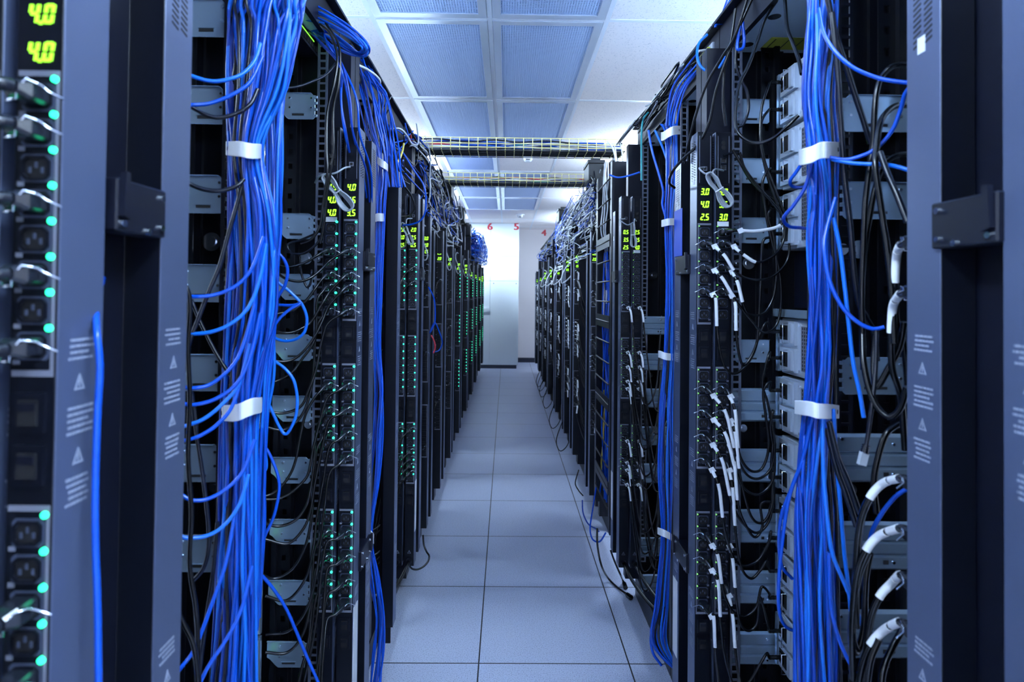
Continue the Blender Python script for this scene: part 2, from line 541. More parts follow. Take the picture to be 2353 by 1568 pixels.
def rack(s, Y0, Y1, label, near=0, zt=2.25):
    xf = XF[s]
    t = thing('server_rack', label, 'server rack', (s * xf, (Y0 + Y1) / 2, 0), 'server racks of the ' + ROW[s])
    a, b = (Y0 - Y1) / 2, (Y1 - Y0) / 2

    def B(u0, u1, y0, y1, z0, z1, m=None):
        return (m or MB()).box(s * u0, s * u1, y0, y1, z0, z1)
    e = .003
    ob('plinth', B(0, 1.0, a + e, b - e, .0, .10).mesh('plinth', 'rack'), t)
    pw = .031 if round(Y0, 2) in (1.22, 1.23, 2.33, 2.28) else .046
    for y in (a + e, b - e - .046 if round(Y1, 2) not in (1.22, 1.23, 2.33, 2.28) else b - .034):
        slim = round((Y0 if y < 0 else Y1), 2) in (1.22, 1.23, 2.33, 2.28)
        ob('post', (B(.004, .03, y, y + .031, .10, zt) if slim else B(-.055 if s < 0 else -.06, .012, y, y + .046, .10, zt)).mesh('post', 'rack'), t)
        ob('post', B(.96, 1.0, y, y + .031, .10, zt).mesh('post', 'rack'), t)
    top = ob('top_panel', B(0, 1.0, a + e, b - e, zt, zt + .014).mesh('top_panel', 'zinc' if near else 'rack'), t)
    rim = MB()
    rim.box(s * -.004, s * .010, a + e, b - e, zt - .012, zt + .105)
    rim.box(s * -.03, s * .0, a + e, b - e, zt + .085, zt + .093)
    ob('top_rim', rim.mesh('top_rim', 'rack'), t)
    sp = B(.014, .96, b - .024, b - .016, .10, zt)
    for u in (.10, .16, .33, .39, .62, .68):
        B(u, u + .02, b - .034, b - .024, .10, zt, sp)
    ob('side_panel', sp.mesh('side_panel', 'inner'), t)
    if near:
        for u in (.05, .18, .34, .52, .75):
            for y in (a + .08, (a + b) / 2 + .02, b - .08):
                ob('knockout_hole', pm('ko', lambda: MB().cyl((0, 0, -.0012), (0, 0, .0005), .017, n=16).mesh('knockout_hole', 'screw')), top, (s * u, y, zt))
        st = ob('warning_sticker', B(.10, .36, b - .13, b - .05, zt - .0015, zt - .0003).mesh('sticker', 'ylab'), top)
        st['label'] = 'yellow sticker under the top panel'
        ln = MB()
        for k in range(6):
            B(.115 + .04 * k, .118 + .04 * k, b - .12, b - .06, zt - .0022, zt - .0014, ln)
        ob('print', ln.mesh('print', 'rack'), st)
        ob('mounting_rail', ladder(.002, .032, b - .088, b - .084, .2, zt, s).mesh('rail', 'railm' if near > 1 else 'rack'), t)['label'] = 'slotted mounting rail'
        ob('mid_post', ladder(.10, .135, b - .062, b - .058, .1, zt, s, .0445, .028, .36).mesh('mid_post', 'inner'), t)
        ob('mid_post', B(.135, .15, b - .075, b - .036, .1, zt).mesh('mid_post', 'inner'), t)
        for z, u in ((1.6, .075), (1.6, .042), (1.1, .06), (.62, .05)):
            wm = MB()
            wm.cyl((s * u, b - .027, z), (s * u, b - .037, z), .019 if u > .06 else .012, n=18)
            wm.cyl((s * u, b - .036, z), (s * u, b - .040, z), .010 if u > .06 else .006, n=14)
            ob('panel_screw', wm.mesh('panel_screw', 'screw'), t)
    return t


LB = [-.45, .115, .67, 1.22, 1.775, 2.33, 2.89, 3.30, 3.96, 4.68, 5.52, 6.52, 7.57, 8.57, 9.80, 10.86]
RB = [-.45, .115, .683, 1.23, 1.775, 2.28, 2.90, 3.02, 3.64, 3.86, 4.80, 5.52, 6.48, 7.62, 8.68, 9.82, 10.90]
nth = 0
for s, B_ in ((-1, LB), (1, RB)):
    k = 0
    for i in range(len(B_) - 1):
        if s > 0 and B_[i] in (3.02, 2.90, 3.64):
            if B_[i] == 3.02:
                continue
            if B_[i] != 3.64:
                continue
        q = k - 1
        k += 1
        if q < 1:
            lb = f'black open rack in the {ROW[s]}, beside the camera' if q == 0 else f'black open rack in the {ROW[s]}, behind the camera'
        else:
            lb = f'black open server rack, {ORD[q - 1]} beyond the blurred one in the {ROW[s]}'
        rack(s, B_[i], B_[i + 1], lb, near=(2 if q in (2, 3, 4) else 1) if q < 5 else 0)

# ------------------------------------------------------------------ power strips
SEG = {'0': 'abcdef', '1': 'bc', '2': 'abged', '3': 'abgcd', '4': 'fgbc', '5': 'afgcd', '6': 'afgedc', '7': 'abc', '8': 'abcdefg', '9': 'abcdfg'}


def digits(m, txt, u0, z0, h, s, f):
    """seven segment digits, first digit on the viewer's left; u grows to the viewer's right"""
    w, th = h * .52, h * .17

    def bar(x0, x1, y0, y1):
        q = [(x0, y0), (x1, y0), (x1, y1), (x0, y1)]
        poly = [(u0 + x + (y - h / 2) * .14, z0 + y - h / 2) for x, y in q]
        m.prism(poly, 'y', -f * .0012, f * .0002)
    x = 0
    for ch in txt:
        if ch == '.':
            bar(x - w * .32, x - w * .32 + th, -th * .2, th * .8)
            continue
        hw = h / 2
        S_ = {'a': (th * .6, w - th * .6, h - th, h), 'd': (th * .6, w - th * .6, 0, th), 'g': (th * .6, w - th * .6, hw - th / 2, hw + th / 2),
              'f': (0, th, hw + th * .3, h - th * .3), 'e': (0, th, th * .3, hw - th * .3), 'b': (w - th, w, hw + th * .3, h - th * .3), 'c': (w - th, w, th * .3, hw - th * .3)}
        for c in SEG[ch]:
            bar(x + S_[c][0], x + S_[c][1], S_[c][2], S_[c][3])
        x += w * 1.42


W_, DP, ZB0 = .045, .062, .19
ZTOP = 1.978
BANK = (1.704, 1.287, .870)
PITCH = .0342
def outlet_mesh():
    m = MB()

    def oc(w, h, c):
        return [(-w + c, -h), (w - c, -h), (w, -h + c), (w, h - c), (w - c, h), (-w + c, h), (-w, h - c), (-w, -h + c)]
    m.prism(oc(.0155, .0135, .003), 'y', -.0012, .002, 3)
    m.ring(oc(.0135, .0118, .0045), oc(.0112, .0095, .004), 'y', -.0034, -.001, 0)
    m.prism(oc(.0112, .0095, .004), 'y', -.0014, -.0011, 1)
    for x, z in ((-.006, -.002), (.006, -.002), (0, .003)):
        m.box(x - .0011, x + .0011, -.0026, -.001, z - .0028, z + .0028, 2)
    return m.mesh('outlet', ['pdu', 'dark', 'bezel', 'bezel'])


def side_print(s, f, zc_):
    """the lines of small print and warning triangles on the side that faces the aisle"""
    m = MB()
    rnd = random.Random(5)

    def tri(y, z, h):
        P = [(y - f * h * .45, z), (y + f * h * .45, z), (y, z + h)]
        c = (y, z + h * .36)
        Q = [((p[0] - c[0]) * .66 + c[0], (p[1] - c[1]) * .66 + c[1]) for p in P]
        m.ring(P, Q, 'x', -s * .0006, s * .0002)
        m.box(-s * .0006, s * .0002, y - .0008, y + .0008, z + h * .2, z + h * .6)
    for zc in (zc_,):
        for z, n in ((.070, 4), (.008, 5), (-.062, 5)):
            for i in range(n):
                zz = zc + z - i * .0062 + (.006 if z > .05 else 0)
                y = .014 + rnd.uniform(0, .005)
                e = .046 + rnd.uniform(-.004, .004)
                while y < e:
                    w = rnd.uniform(.003, .007)
                    m.box(-s * .0006, s * .0002, f * y, f * min(y + w, e), zz, zz + .0026)
                    y += w + .0013
        tri(f * .030, zc + .027, .016)
        tri(f * .030, zc - .047, .016)
    return m.mesh('warning_print', 'ink')


def pdu(s, xa, Yf, label, face=1, detail=2, digs=(), leds=None, tops=0, group=None, tallface=True, sticker=False, zt=ZTOP, paper=False):
    """one upright power strip; detail 2 every outlet, 1 outlets as banks, 0 seen from behind"""
    f = face
    t = thing('power_strip', label, 'power strip', (s * xa, Yf, ZB0), group or 'upright power strips of the ' + ROW[s])
    H = zt - ZB0

    def B(u0, u1, v0, v1, z0, z1, m=None, mi=0):
        return (m or MB()).box(s * u0, s * u1, f * v0, f * v1, z0, z1, mi)

    def house():
        m = MB()
        B(.0012, W_, 0, DP, 0, H, m, 0)
        B(0, .0012, .0005, DP, 0, H, m, 1)
        return m.mesh('housing', ['pdu', 'side'])
    bevel(ob('housing', pm(('h', s, f, zt), house), t), .0012, 1)

    def vent():
        m = MB()
        for k in range(16):
            for v in (.014, .034):
                z = H - .028 - k * .0075
                m.prism([(f * v, z), (f * (v + .014), z + .004), (f * (v + .014), z + .0068), (f * v, z + .0028)], 'x', -s * .0005, s * .0003)
        return m.mesh('vent', 'dark')
    if detail != 1:
        ob('vent', pm(('v', s, f, zt), vent), t)
        for zc in (1.372, .97, .56):
            ob('warning_print', pm(('w', s, f, zc), lambda: side_print(s, f, zc)), t, (0, 0, -ZB0))
    if sticker:
        ob('paper_label', MB().box(-s * .0007, 0, f * .022, f * .036, H - .150, H - .128).mesh('label', 'label'), t)['label'] = 'small white sticker near the top'
    if detail == 0:
        return t
    zo = -ZB0

    def cover():
        m = MB()
        B(.004, W_ - .003, -.002, 0, H - .155, H - .006, m, 0)
        B(.006, .0072, -.003, -.0018, H - .15, H - .012, m, 1)
        B(W_ - .007, W_ - .0058, -.003, -.0018, H - .15, H - .012, m, 1)
        return m.mesh('top_cover', ['pdu', 'grey'])
    ob('top_cover', pm(('c', s, f, zt), cover), t)
    uc = W_ / 2
    if detail == 2:
        if tops == 0:
            j = ob('phone_jack', MB().box(-.006, .006, -.0035, 0, -.006, .006).box(-.004, .004, -.004, -.003, -.004, .004, 1).mesh('phone_jack', ['grey', 'dark']), t, (s * uc, 0, H - .108))
        else:
            for zz in (.032, .046):
                ob('phone_jack', MB().cyl((0, -.0028, 0), (0, 0, 0), .0062, n=14).mesh('phone_jack', 'dark'), t, (s * uc, 0, H - zz))
            for zz in (.085, .105):
                ob('network_port', MB().ring([(-.008, -.0075), (.008, -.0075), (.008, .0075), (-.008, .0075)], [(-.006, -.0055), (.006, -.0055), (.006, .0055), (-.006, .0055)], 'y', -.0045, 0).box(-.006, .006, -.0022, -.001, -.0055, .0055, 1).mesh('network_port', ['screw', 'dark']), t, (s * uc, 0, H - zz))
    for k, tx in enumerate(digs):
        m = MB()
        digits(m, tx, -.0125, 0, .0195, s, f)
        ob('readout', m.mesh('readout', 'digit'), t, (s * uc + (.001 if detail == 2 else 0), 0, (1.803, 1.766, 1.729)[k] + zo))
    if paper:
        ob('paper_label', MB().box(-.0165, .0165, -.0012, 0, -.007, .007).mesh('paper', 'label'), t, (s * uc, 0, 1.709 + zo))['label'] = 'white paper label under the readouts'
    for zt_ in BANK:
        if True:
            def bank():
                m = MB()
                B(.003, W_ - .003, -.0012, 0, .001, .0065, m)
                B(.003, .0058, -.0012, 0, -.282, .001, m)
                B(.003, W_ - .003, -.0012, 0, -.288, -.282, m)
                for k in range(8):
                    B(W_ - .010, W_ - .004, -.001, 0, -.037 - k * PITCH, -.0325 - k * PITCH, m)
                return m.mesh('outlet_frame', 'grey')
            if not (paper and zt_ == BANK[0]):
                ob('outlet_frame', pm(('b', s, f), bank), t, (0, 0, zt_ + zo))
        for k in range(8):
            if detail == 2:
                ob('outlet', pm('o', outlet_mesh), t, (s * uc, 0, zt_ + zo - .0195 - k * PITCH))
            if leds:
                ob('indicator_light', pm(('l', leds), lambda: MB().cyl((0, -.0032, 0), (0, .0005, 0), .0034 if leds == 'led' else .0022, n=10).mesh('indicator_light', leds)), t, (s * .0065, 0, zt_ + zo - .002 - k * PITCH))
        if detail == 1:
            def obank():
                m = MB()
                for k in range(8):
                    z = -.0195 - k * PITCH
                    m.ring([(s * uc - .0145, z - .0125), (s * uc + .0145, z - .0125), (s * uc + .0145, z + .0125), (s * uc - .0145, z + .0125)],
                           [(s * uc - .0112, z - .009), (s * uc + .0112, z - .009), (s * uc + .0112, z + .009), (s * uc - .0112, z + .009)], 'y', -.003, 0)
                return m.mesh('outlet_bank', 'pdu')
            ob('outlet_bank', pm(('ob', s), obank), t, (0, 0, zt_ + zo))
        elif True:
            for dz in (-.322, -.372):
                ob('breaker', pm('k', lambda: MB().box(-.014, .014, -.004, 0, -.019, .019).box(-.009, .009, -.0065, -.003, -.012, .012, 1).box(-.008, .008, -.0075, -.005, .002, .010, 2).mesh('breaker', ['pdu', 'dark', 'rack'])), t, (s * uc, 0, zt_ + zo + dz))
    tri = MB()
    P = [(-.009, 0), (.009, 0), (0, .016)]
    tri.ring(P, [(p[0] * .72, (p[1] - .005) * .72 + .005) for p in P], 'y', -.0006, 0)
    tri.box(-.0008, .0008, -.0006, 0, .004, .010)
    if detail == 2:
        ob('warning_triangle', pm('t', lambda: tri.mesh('warning_triangle', 'ink')), t, (s * uc, 0, .06))
        ob('cord_gland', pm('g', lambda: MB().cyl((0, -.018, 0), (0, .003, 0), .012, .014, 16).mesh('cord_gland', 'rack')), t, (s * uc, 0, .025))
    return t


LEFT, RIGHT = -1, 1
pdu(-1, .43, .557, 'blurred black power strip with green 4.0 readouts beside the camera', 1, 2, ('4.0', '4.0', '4.0'), 'led', zt=1.978)
pdu(-1, .488, .557, 'blurred black inner power strip cut off by the picture edge', 1, 2, ('4.0', '4.0', '4.0'), 'led', 1)
pdu(-1, .43, 1.667, 'black power strip with green lights past the thick blue bundle, aisle side of two', 1, 2, ('4.0', '1.5', '3.5'), 'led', 0)
pdu(-1, .486, 1.667, 'black power strip with white label above green lights, inner one beside the thick blue bundle', 1, 2, ('1.5', '4.0', '4.0'), 'led', 1, paper=True)
pdu(-1, .43, 2.78, 'second lit power strip down the green row, outer of two, reading 2.0', 1, 2, ('2.0', '0.5', '0.5'), 'led', 0)
pdu(-1, .486, 2.78, 'second lit power strip down the green row, inner of two, reading 1.5', 1, 2, ('2.0', '1.0', '1.5'), 'led', 1)
pdu(1, .552, 1.667, 'black power strip reading 3.0 4.0 2.5 beside the blue tape', 1, 2, ('3.0', '4.0', '2.5'), 'dim', 0, sticker=True)
pdu(1, .606, 1.667, 'black power strip with network ports and white label, right of the one reading 4.0', 1, 2, ('3.0', '3.5', '3.0'), 'dim', 1, paper=True)
pdu(1, .552, 2.775, 'second power strip of the sleeved plug row, reading 0.5 3.5 2.5', 1, 2, ('0.5', '3.5', '2.5'), 'dim', 0)
pdu(1, .606, 2.775, 'second power strip down the sleeved plug row, inner, behind a grey coiled cord', 1, 2, ('2.5', '3.5', '4.0'), 'dim', 1, paper=True)
pdu(1, .552, .572, 'blurred power strip with pale side cut off by the picture edge', 1, 2, ('3.0', '3.0', '3.0'), 'dim', 0)
# strips turned away from the camera: their sides show between the rack posts
for s, y, l in ((-1, .781, 'power strip turned away, its lit side just left of the thick blue bundle'), (1, .788, 'power strip turned away, pale printed side at the blurred near rack'),
                (-1, 1.878, 'power strip turned away behind the outer green lit strip'), (1, 1.884, 'power strip turned away behind the blue tape'),
                (-1, 2.335, 'power strip seen from its dark back, standing by the hanging blue cables'), (1, 2.995, 'power strip turned away beside the open vertical cable manager'),
                (-1, 2.99, 'power strip turned away past the second lit pair of strips')):
    pdu(s, XA[s], y, l, -1, 0, sticker=s > 0, zt=ZTOP - (.05 if y in (1.884, 2.995) else 0))
# the rest of the two rows
FL = [(3.22, ('3.0', '1.0', '1.5'), None), (3.87, ('0.5', '2.5', '2.0'), None), (4.58, ('1.7', '2.0', '2.5'), None), (5.40, ('2.5', '3.0', '2.5'), 'led'), (6.40, ('8.0', '2.5', '3.0'), 'led'),
      (7.45, ('2.0', '3.0', '2.0'), 'led'), (8.45, ('3.0', '2.5', '1.0'), 'led'), (9.68, ('2.0', '2.5', '2.0'), 'led'), (10.74, ('2.0', '3.0', '2.5'), 'led')]
FR = [(3.76, ('2.5', '0.0', '2.0'), None), (4.70, ('2.0', '3.0', '1.5'), None), (5.42, ('2.5', '3.0', '0.5'), None), (6.38, ('4.0', '2.0', '3.0'), None), (7.52, ('2.0', '3.0', '1.0'), None),
      (8.58, ('2.0', '2.5', '2.0'), None), (9.72, ('2.5', '3.0', '2.0'), None), (10.80, ('2.0', '3.0', '2.5'), None)]
for s, LST in ((-1, FL), (1, FR)):
    for i, (y, dg, ld) in enumerate(LST):
        pdu(s, XA[s], y, f'upright power strip, {ORD[i + 2]} readout down the {ROW[s]}, counted from the camera', 1, 1, dg, ld, zt=ZTOP - random.choice((0, .03, .06)))
        pdu(s, XA[s], y + (.26 if i % 2 else .23), f'power strip turned away behind the {ORD[i + 2]} readout of the {ROW[s]}', -1, 0, zt=ZTOP - random.choice((.02, .08, .11)))

# ------------------------------------------------------------------ rail brackets, servers
def bracket(Yp, px0, px1, py0, py1, rail, kind, label, group):
    """a galvanised plate seen face on; rail = side (-1/+1 in X) on which it hooks into the slotted rail"""
    a, b = at(px0, py0, Yp), at(px1, py1, Yp)
    x0, x1, z0, z1 = a.x, b.x, b.z, a.z
    W, H = x1 - x0, z1 - z0
    xr = x1 if rail > 0 else x0
    t = thing('rail_bracket', label, 'bracket', (xr, Yp, (z0 + z1) / 2), group)

    def U(u):
        return -rail * u                      # u runs from the rail inward
    if kind == 'flat' or kind == 'taper':
        c = .006
        poly = [(U(0), -H / 2 + c), (U(c), -H / 2), (U(W * (.72 if kind == 'taper' else .93)), -H / 2)]
        if kind == 'taper':
            poly += [(U(W * .80), -H * .40), (U(W * .92), -H * .2), (U(W), -H * .12)]
        else:
            poly += [(U(W), -H / 2 + c)]
        poly += [(U(W), H / 2), (U(c * 2), H / 2), (U(c), H / 2 - c), (U(0), H / 2 - c)]
        m = MB().prism(poly, 'y', -.001, .001)
        m.box(min(U(.012), U(W)), max(U(.012), U(W)), -.006, .001, H / 2 - .0015, H / 2)
        for z in (-.36, -.12, .12, .34):
            m.box(min(U(-.006), U(.003)), max(U(-.006), U(.003)), -.002, .001, H * z - .004, H * z + .004)
        bevel(ob('plate', m.mesh('plate', 'galv'), t), .0008, 1)
        sl = MB().box(min(U(W * .30), U(W * .62)), max(U(W * .30), U(W * .62)), -.0022, -.0008, -H * .36, -H * .29, 0)
        sl.box(min(U(W * .28), U(W * .64)), max(U(W * .28), U(W * .64)), -.004, -.0008, -H * .28, -H * .265, 1)
        ob('slot', sl.mesh('slot', ['dark', 'galv']), t)
        for u in (.10, .80 if kind == 'flat' else .68):
            for z in (.30, -.06):
                ob('screw', pm('scr', lambda: MB().cyl((0, -.003, 0), (0, 0, 0), .0028, .0036, 12).mesh('screw', 'screw')), t, (U(W * u), -.001, H * z))
    else:
        prof = [(-.5, 0), (-.44, -.006), (-.22, -.006), (-.18, 0), (-.14, -.006), (.06, -.006), (.10, 0), (.14, -.006), (.44, -.006), (.5, 0)]
        poly = [(y, z * H) for z, y in prof] + [(y + .002, z * H) for z, y in reversed(prof)]
        bevel(ob('plate', MB().prism(poly, 'x', 0, U(W)).mesh('plate', 'galv'), t), .001, 1)
        for u, z in ((.08, .40), (.72, .30), (.72, -.32)):
            ob('screw', pm('scr', None), t, (U(W * u), -.006, H * z))
        ob('slot', MB().box(min(U(W * .6), U(W * .66)), max(U(W * .6), U(W * .66)), -.0072, -.005, -H * .36, -H * .28).mesh('slot', 'dark'), t)
    return t


G1, G2, G3, G4 = ('brackets left of the thick blue bundle', 'brackets between the blue bundle and the green lit strips', 'brackets right of the white strapped cables', 'brackets behind the sagging black cords')
lb1 = [(-2, 86), (198, 286), (402, 491), (607, 695), (813, 900), (1020, 1109), (1228, 1316)]
for k, (y0, y1) in enumerate(lb1):
    x1 = 522 - k * 3.4
    bracket(1.145, x1 - 102, x1, y0, y1, 1, 'flat', f'steel bracket plate left of the thick blue bundle, {ORD[k]} from the top', G1)
lb2 = [(213, 275), (490, 550), (629, 690), (768, 830), (909, 970), (1050, 1112), (1192, 1252), (1332, 1392), (1473, 1535)]
for k, (y0, y1) in enumerate(lb2):
    x1 = 724 - (y0 - 213) * .0145
    bracket(1.685, x1 - (84 + k), x1, y0, y1, 1, 'taper', f'steel bracket plate behind black cords, {ORD[k]} from the top beside green lit strips', G2)
rb1 = [(218, 305, 0), (418, 505, 0), (820, 908, 0), (996, 1109, 1), (1198, 1310, 1), (1401, 1514, 1)]
for k, (y0, y1, q) in enumerate(rb1):
    bracket(1.14, 1937 - (20 if q else 0) - k, 2100, y0, y1, -1, 'ribbed' if q else 'flat', f"{'ribbed steel shelf bracket' if q else 'flat steel bracket plate'} right of the white strapped bundle, {ORD[k]} from the top", G3)
rb2 = [(228, 285, 0), (364, 422, 0), (500, 560, 0), (780, 834, 0), (892, 970, 1), (1031, 1109, 1), (1170, 1249, 1), (1311, 1389, 1), (1451, 1528, 1)]
for k, (y0, y1, q) in enumerate(rb2):
    bracket(1.70, (1686 if q else 1692) - k, 1792 if q else 1768, y0, y1, -1, 'ribbed' if q else 'flat', f"{'ribbed steel bracket' if q else 'flat steel bracket'} behind sagging black cords, {ORD[k]} from the top", G4)
for k, (y0, y1) in enumerate([(727, 770), (812, 852), (893, 938), (980, 1025), (1065, 1112), (1235, 1280), (1320, 1365)]):
    bracket(2.74, 1478 - k, 1532, y0, y1, -1, 'ribbed', f'small ribbed steel bracket beyond the blue tape, {ORD[k]} from the top', 'ribbed brackets in the second rack pair')


def server(s, u0, Y0, Y1, z0, z1, label, group, leds):
    """a chassis seen from its rear, which faces the aisle at |X| = u0"""
    t = thing('server', label, 'server', (s * u0, Y0, z0), group)
    W, H = Y1 - Y0, z1 - z0
    bevel(ob('chassis', MB().box(0, s * .62, 0, W, 0, H).mesh('chassis', 'chassis'), t), .002, 1)
    ear = MB().box(-s * .012, s * .004, W, W + .012, .004, H - .004)
    ob('mounting_ear', ear.mesh('ear', 'galv'), t)
    gm = MB()
    for y in (W * .12, W * .32):
        c = (y + .04, H * .62)
        for rr in (.034, .026, .018, .010):
            ring = [(c[0] + rr * math.cos(2 * PI * q / 20), c[1] + rr * math.sin(2 * PI * q / 20)) for q in range(20)]
            rin = [(c[0] + (rr - .002) * math.cos(2 * PI * q / 20), c[1] + (rr - .002) * math.sin(2 * PI * q / 20)) for q in range(20)]
            gm.ring(ring, rin, 'x', -s * .004, 0, 0)
        disc = [(c[0] + .036 * math.cos(2 * PI * q / 20), c[1] + .036 * math.sin(2 * PI * q / 20)) for q in range(20)]
        gm.prism(disc, 'x', -s * .0012, 0, 1)
    ob('fan_grille', gm.mesh('fan_grille', ['wire', 'dark']), t)
    pg = MB()
    pg.box(-s * .0012, 0, W * .52, W * .72, H * .12, H * .88, 1)
    for q in range(9):
        y = W * .52 + W * .2 * q / 8
        pg.box(-s * .003, 0, y - .0012, y + .0012, H * .12, H * .88, 0)
    for q in range(13):
        z = H * .12 + H * .76 * q / 12
        pg.box(-s * .003, 0, W * .52, W * .72, z - .0012, z + .0012, 0)
    ob('perforated_grille', pg.mesh('perforated_grille', ['grey', 'dark']), t)
    for k in (0, 1):
        z = H * (.06 + .48 * k)
        p = ob('power_supply', MB().box(-s * .010, 0, W * .78, W * .985, z, z + H * .42).box(-s * .016, -s * .009, W * .80, W * .84, z + .006, z + H * .38).mesh('power_supply', 'chassis'), t)
        pk = MB()
        pk.box(-s * .0115, -s * .0095, W * .87, W * .97, z + H * .08, z + H * .34, 0)
        ob('power_inlet', pk.mesh('power_inlet', 'dark'), p)
        hd = MB().tube([(-s * .010, W * .86, z + .004), (-s * .026, W * .86, z + .004), (-s * .026, W * .86, z + H * .38), (-s * .010, W * .86, z + H * .38)], .0016, 6)
        ob('pull_handle', hd.mesh('pull_handle', 'screw'), p)
    if leds:
        ob('indicator_light', MB().cyl((-s * .013, W * .90, H * .47), (-s * .009, W * .90, H * .47), .007, n=12).mesh('indicator_light', 'glow'), t)
    for z in (.1, .9):
        ob('screw', MB().cyl((-s * .003, W * .75, H * z), (0, W * .75, H * z), .004, n=10).mesh('screw', 'screw'), t)
    return t


for k in range(9):
    z1 = zat(346 + 139.4 * k - 3, 1.67)
    server(-1, .70, 1.235, 1.655, z1 - .172, z1, f'steel server behind the thick blue bundle, {ORD[k]} from the top of its stack', 'servers stacked behind the thick blue bundle', k > 2)
for k, (y0, y1) in enumerate([(158, 287), (297, 430), (440, 569), (725, 850), (858, 985), (995, 1122), (1132, 1260), (1268, 1395), (1405, 1530)]):
    z1, z0 = zat(y0, 1.66), zat(y1, 1.66)
    server(1, .80, 1.25, 1.662, z0, z1, f'steel server behind the white strapped bundle, {ORD[k]} from the top', 'servers stacked behind the white strapped bundle', False)
z_ = zat(718, 1.66)
t = thing('equipment_shelf', 'silver shelf edge above the lower stack of steel servers', 'shelf', (.79, 1.25, z_))
ob('shelf_plate', MB().box(0, .6, 0, .43, .0, .003).mesh('shelf_plate', 'galv'), t)
ob('shelf_lip', MB().box(-.008, .0, 0, .43, -.004, .018).mesh('shelf_lip', 'galv'), t)
z_ = zat(690, 1.66)
t = thing('blank_panel', 'black blank panel with a round screw between two server stacks', 'panel', (.84, 1.25, z_))
ob('panel', MB().box(0, .004, .0, .42, -.014, .145).mesh('panel', 'rack'), t)
ob('screw', MB().cyl((-.004, .30, .09), (0, .30, .09), .011, n=16).mesh('screw', 'screw'), t)
for k in range(4):
    z1 = zat(60 + k * 200, 1.14)
    server(1, .80, .80, 1.09, z1 - .165, z1, f'pale server deep in the nearest rack beyond the pale blurred side, {ORD[k]} from the top', 'servers in the nearest rack of the sleeved plug row', False)

# network switches under the rack tops
t = thing('network_switch', 'black switch with green lit underside above the thick blue bundle', 'network switch', (-.575, 1.26, 2.205))
ob('chassis', MB().box(-.38, 0, 0, .47, 0, .042).mesh('chassis', 'rack'), t)
sm = MB()
for y in range(24):
    sm.box(-.001, .002, .012 + y * .0187, .026 + y * .0187, .008, .022)
ob('port_bank', sm.mesh('port_bank', 'dark'), t)
for q in range(12):  # reflections of rack LEDs, put on the underside as glowing bars
    ob('led_reflection', pm('sl', lambda: MB().box(-.012, .012, -.003, .003, -.0012, .0002).mesh('led_reflection', 'glow')), t, (-.06 - random.choice((0, .05, .11)), .05 + .035 * q, 0))
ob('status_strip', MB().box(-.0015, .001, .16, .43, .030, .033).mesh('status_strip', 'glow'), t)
t = thing('network_switch', 'pale switch with yellow ports and white plugs on the rack top edge', 'network switch', (.63, 1.82, 2.268))
ob('chassis', MB().box(0.02, .36, 0, .43, 0, .044).mesh('chassis', 'chassis'), t)
pb = MB()
for y in range(12):
    pb.box(.012, .021, .02 + y * .033, .045 + y * .033, .006, .036, 1)
    pb.box(.010, .016, .024 + y * .033, .041 + y * .033, .012, .03, 0)
ob('port_bank', pb.mesh('port_bank', ['dark', 'ylab']), t)
t = thing('network_switch', 'dark switch with a row of ports high on the second green lit rack', 'network switch', (-.54, 2.36, 2.16))
ob('chassis', MB().box(-.38, 0, 0, .5, 0, .044).mesh('chassis', 'rack'), t)
sm = MB()
for y in range(20):
    sm.box(-.001, .002, .02 + y * .023, .037 + y * .023, .010, .034)
ob('port_bank', sm.mesh('port_bank', 'grey'), t)
t = thing('server', 'grey boxed unit under the dark switch of the second green lit rack', 'server', (-.56, 2.36, 2.02))
ob('chassis', MB().box(-.5, 0, 0, .46, 0, .10).mesh('chassis', 'chassis'), t)
ob('front_groove', MB().box(-.001, .003, .03, .43, .045, .052).mesh('front_groove', 'dark'), t)

# latch plates that hold the strips to the posts
def latch(s, Y0, Y1, z, label, group='black latch plates between the rack posts', flip=1):
    u = XA[s] - .004
    t = thing('latch_plate', label, 'latch', (s * u, (Y0 + Y1) / 2, z), group)
    W = (Y1 - Y0) / 2
    bevel(ob('plate', MB().box(-s * .004, s * .03, -W, W, -.029, .029).mesh('plate', 'rack'), t), .002, 1)
    ob('lever', MB().prism([(-W * .96 * flip, -.012), (-W * .70 * flip, -.016), (-W * .74 * flip, .036), (-W * .90 * flip, .036)], 'x', -s * .011, -s * .004).mesh('lever', 'rack'), t)
    for y, zz in ((-.8, .02), (-.8, -.02), (.2, -.025), (.75, .018), (.75, -.018)):
        ob('screw', MB().cyl((-s * .0075, W * y, zz), (-s * .003, W * y, zz), .0042, n=10).mesh('screw', 'screw'), t)
    return t


latch(-1, .625, .715, 1.593, 'black latch plate between the two blurred strips by the green 4.0 readouts')
latch(1, .632, .732, 1.592, 'black latch plate on the blurred post by the pale strip sides')
latch(-1, 1.722, 1.85, 1.594, 'black latch plate beside the outer green lit strip, halfway up')
latch(1, 1.72, 1.85, 1.594, 'black latch plate beside the strip with blue tape, halfway up')
latch(1, 2.84, 2.97, 1.59, 'black latch plate on the post by the vertical cable manager')
latch(-1, 1.722, 1.85, .70, 'black latch plate beside the outer green lit strip, low down', flip=-1)
latch(1, 1.72, 1.85, .70, 'black latch plate beside the strip with blue tape, low down', flip=-1)
latch(-1, 2.84, 2.97, 1.59, 'black latch plate past the second green lit strip')
o = bevel(ob('tape_patch', MB().box(.5495, .551, 1.80, 1.885, -.075, .075).mesh('tape', 'tape'), None, (0, 0, 1.70)), .0005, 1)
tag(o, 'blue tape patch on the side of the strip beside the 4.0 reading', 'tape')
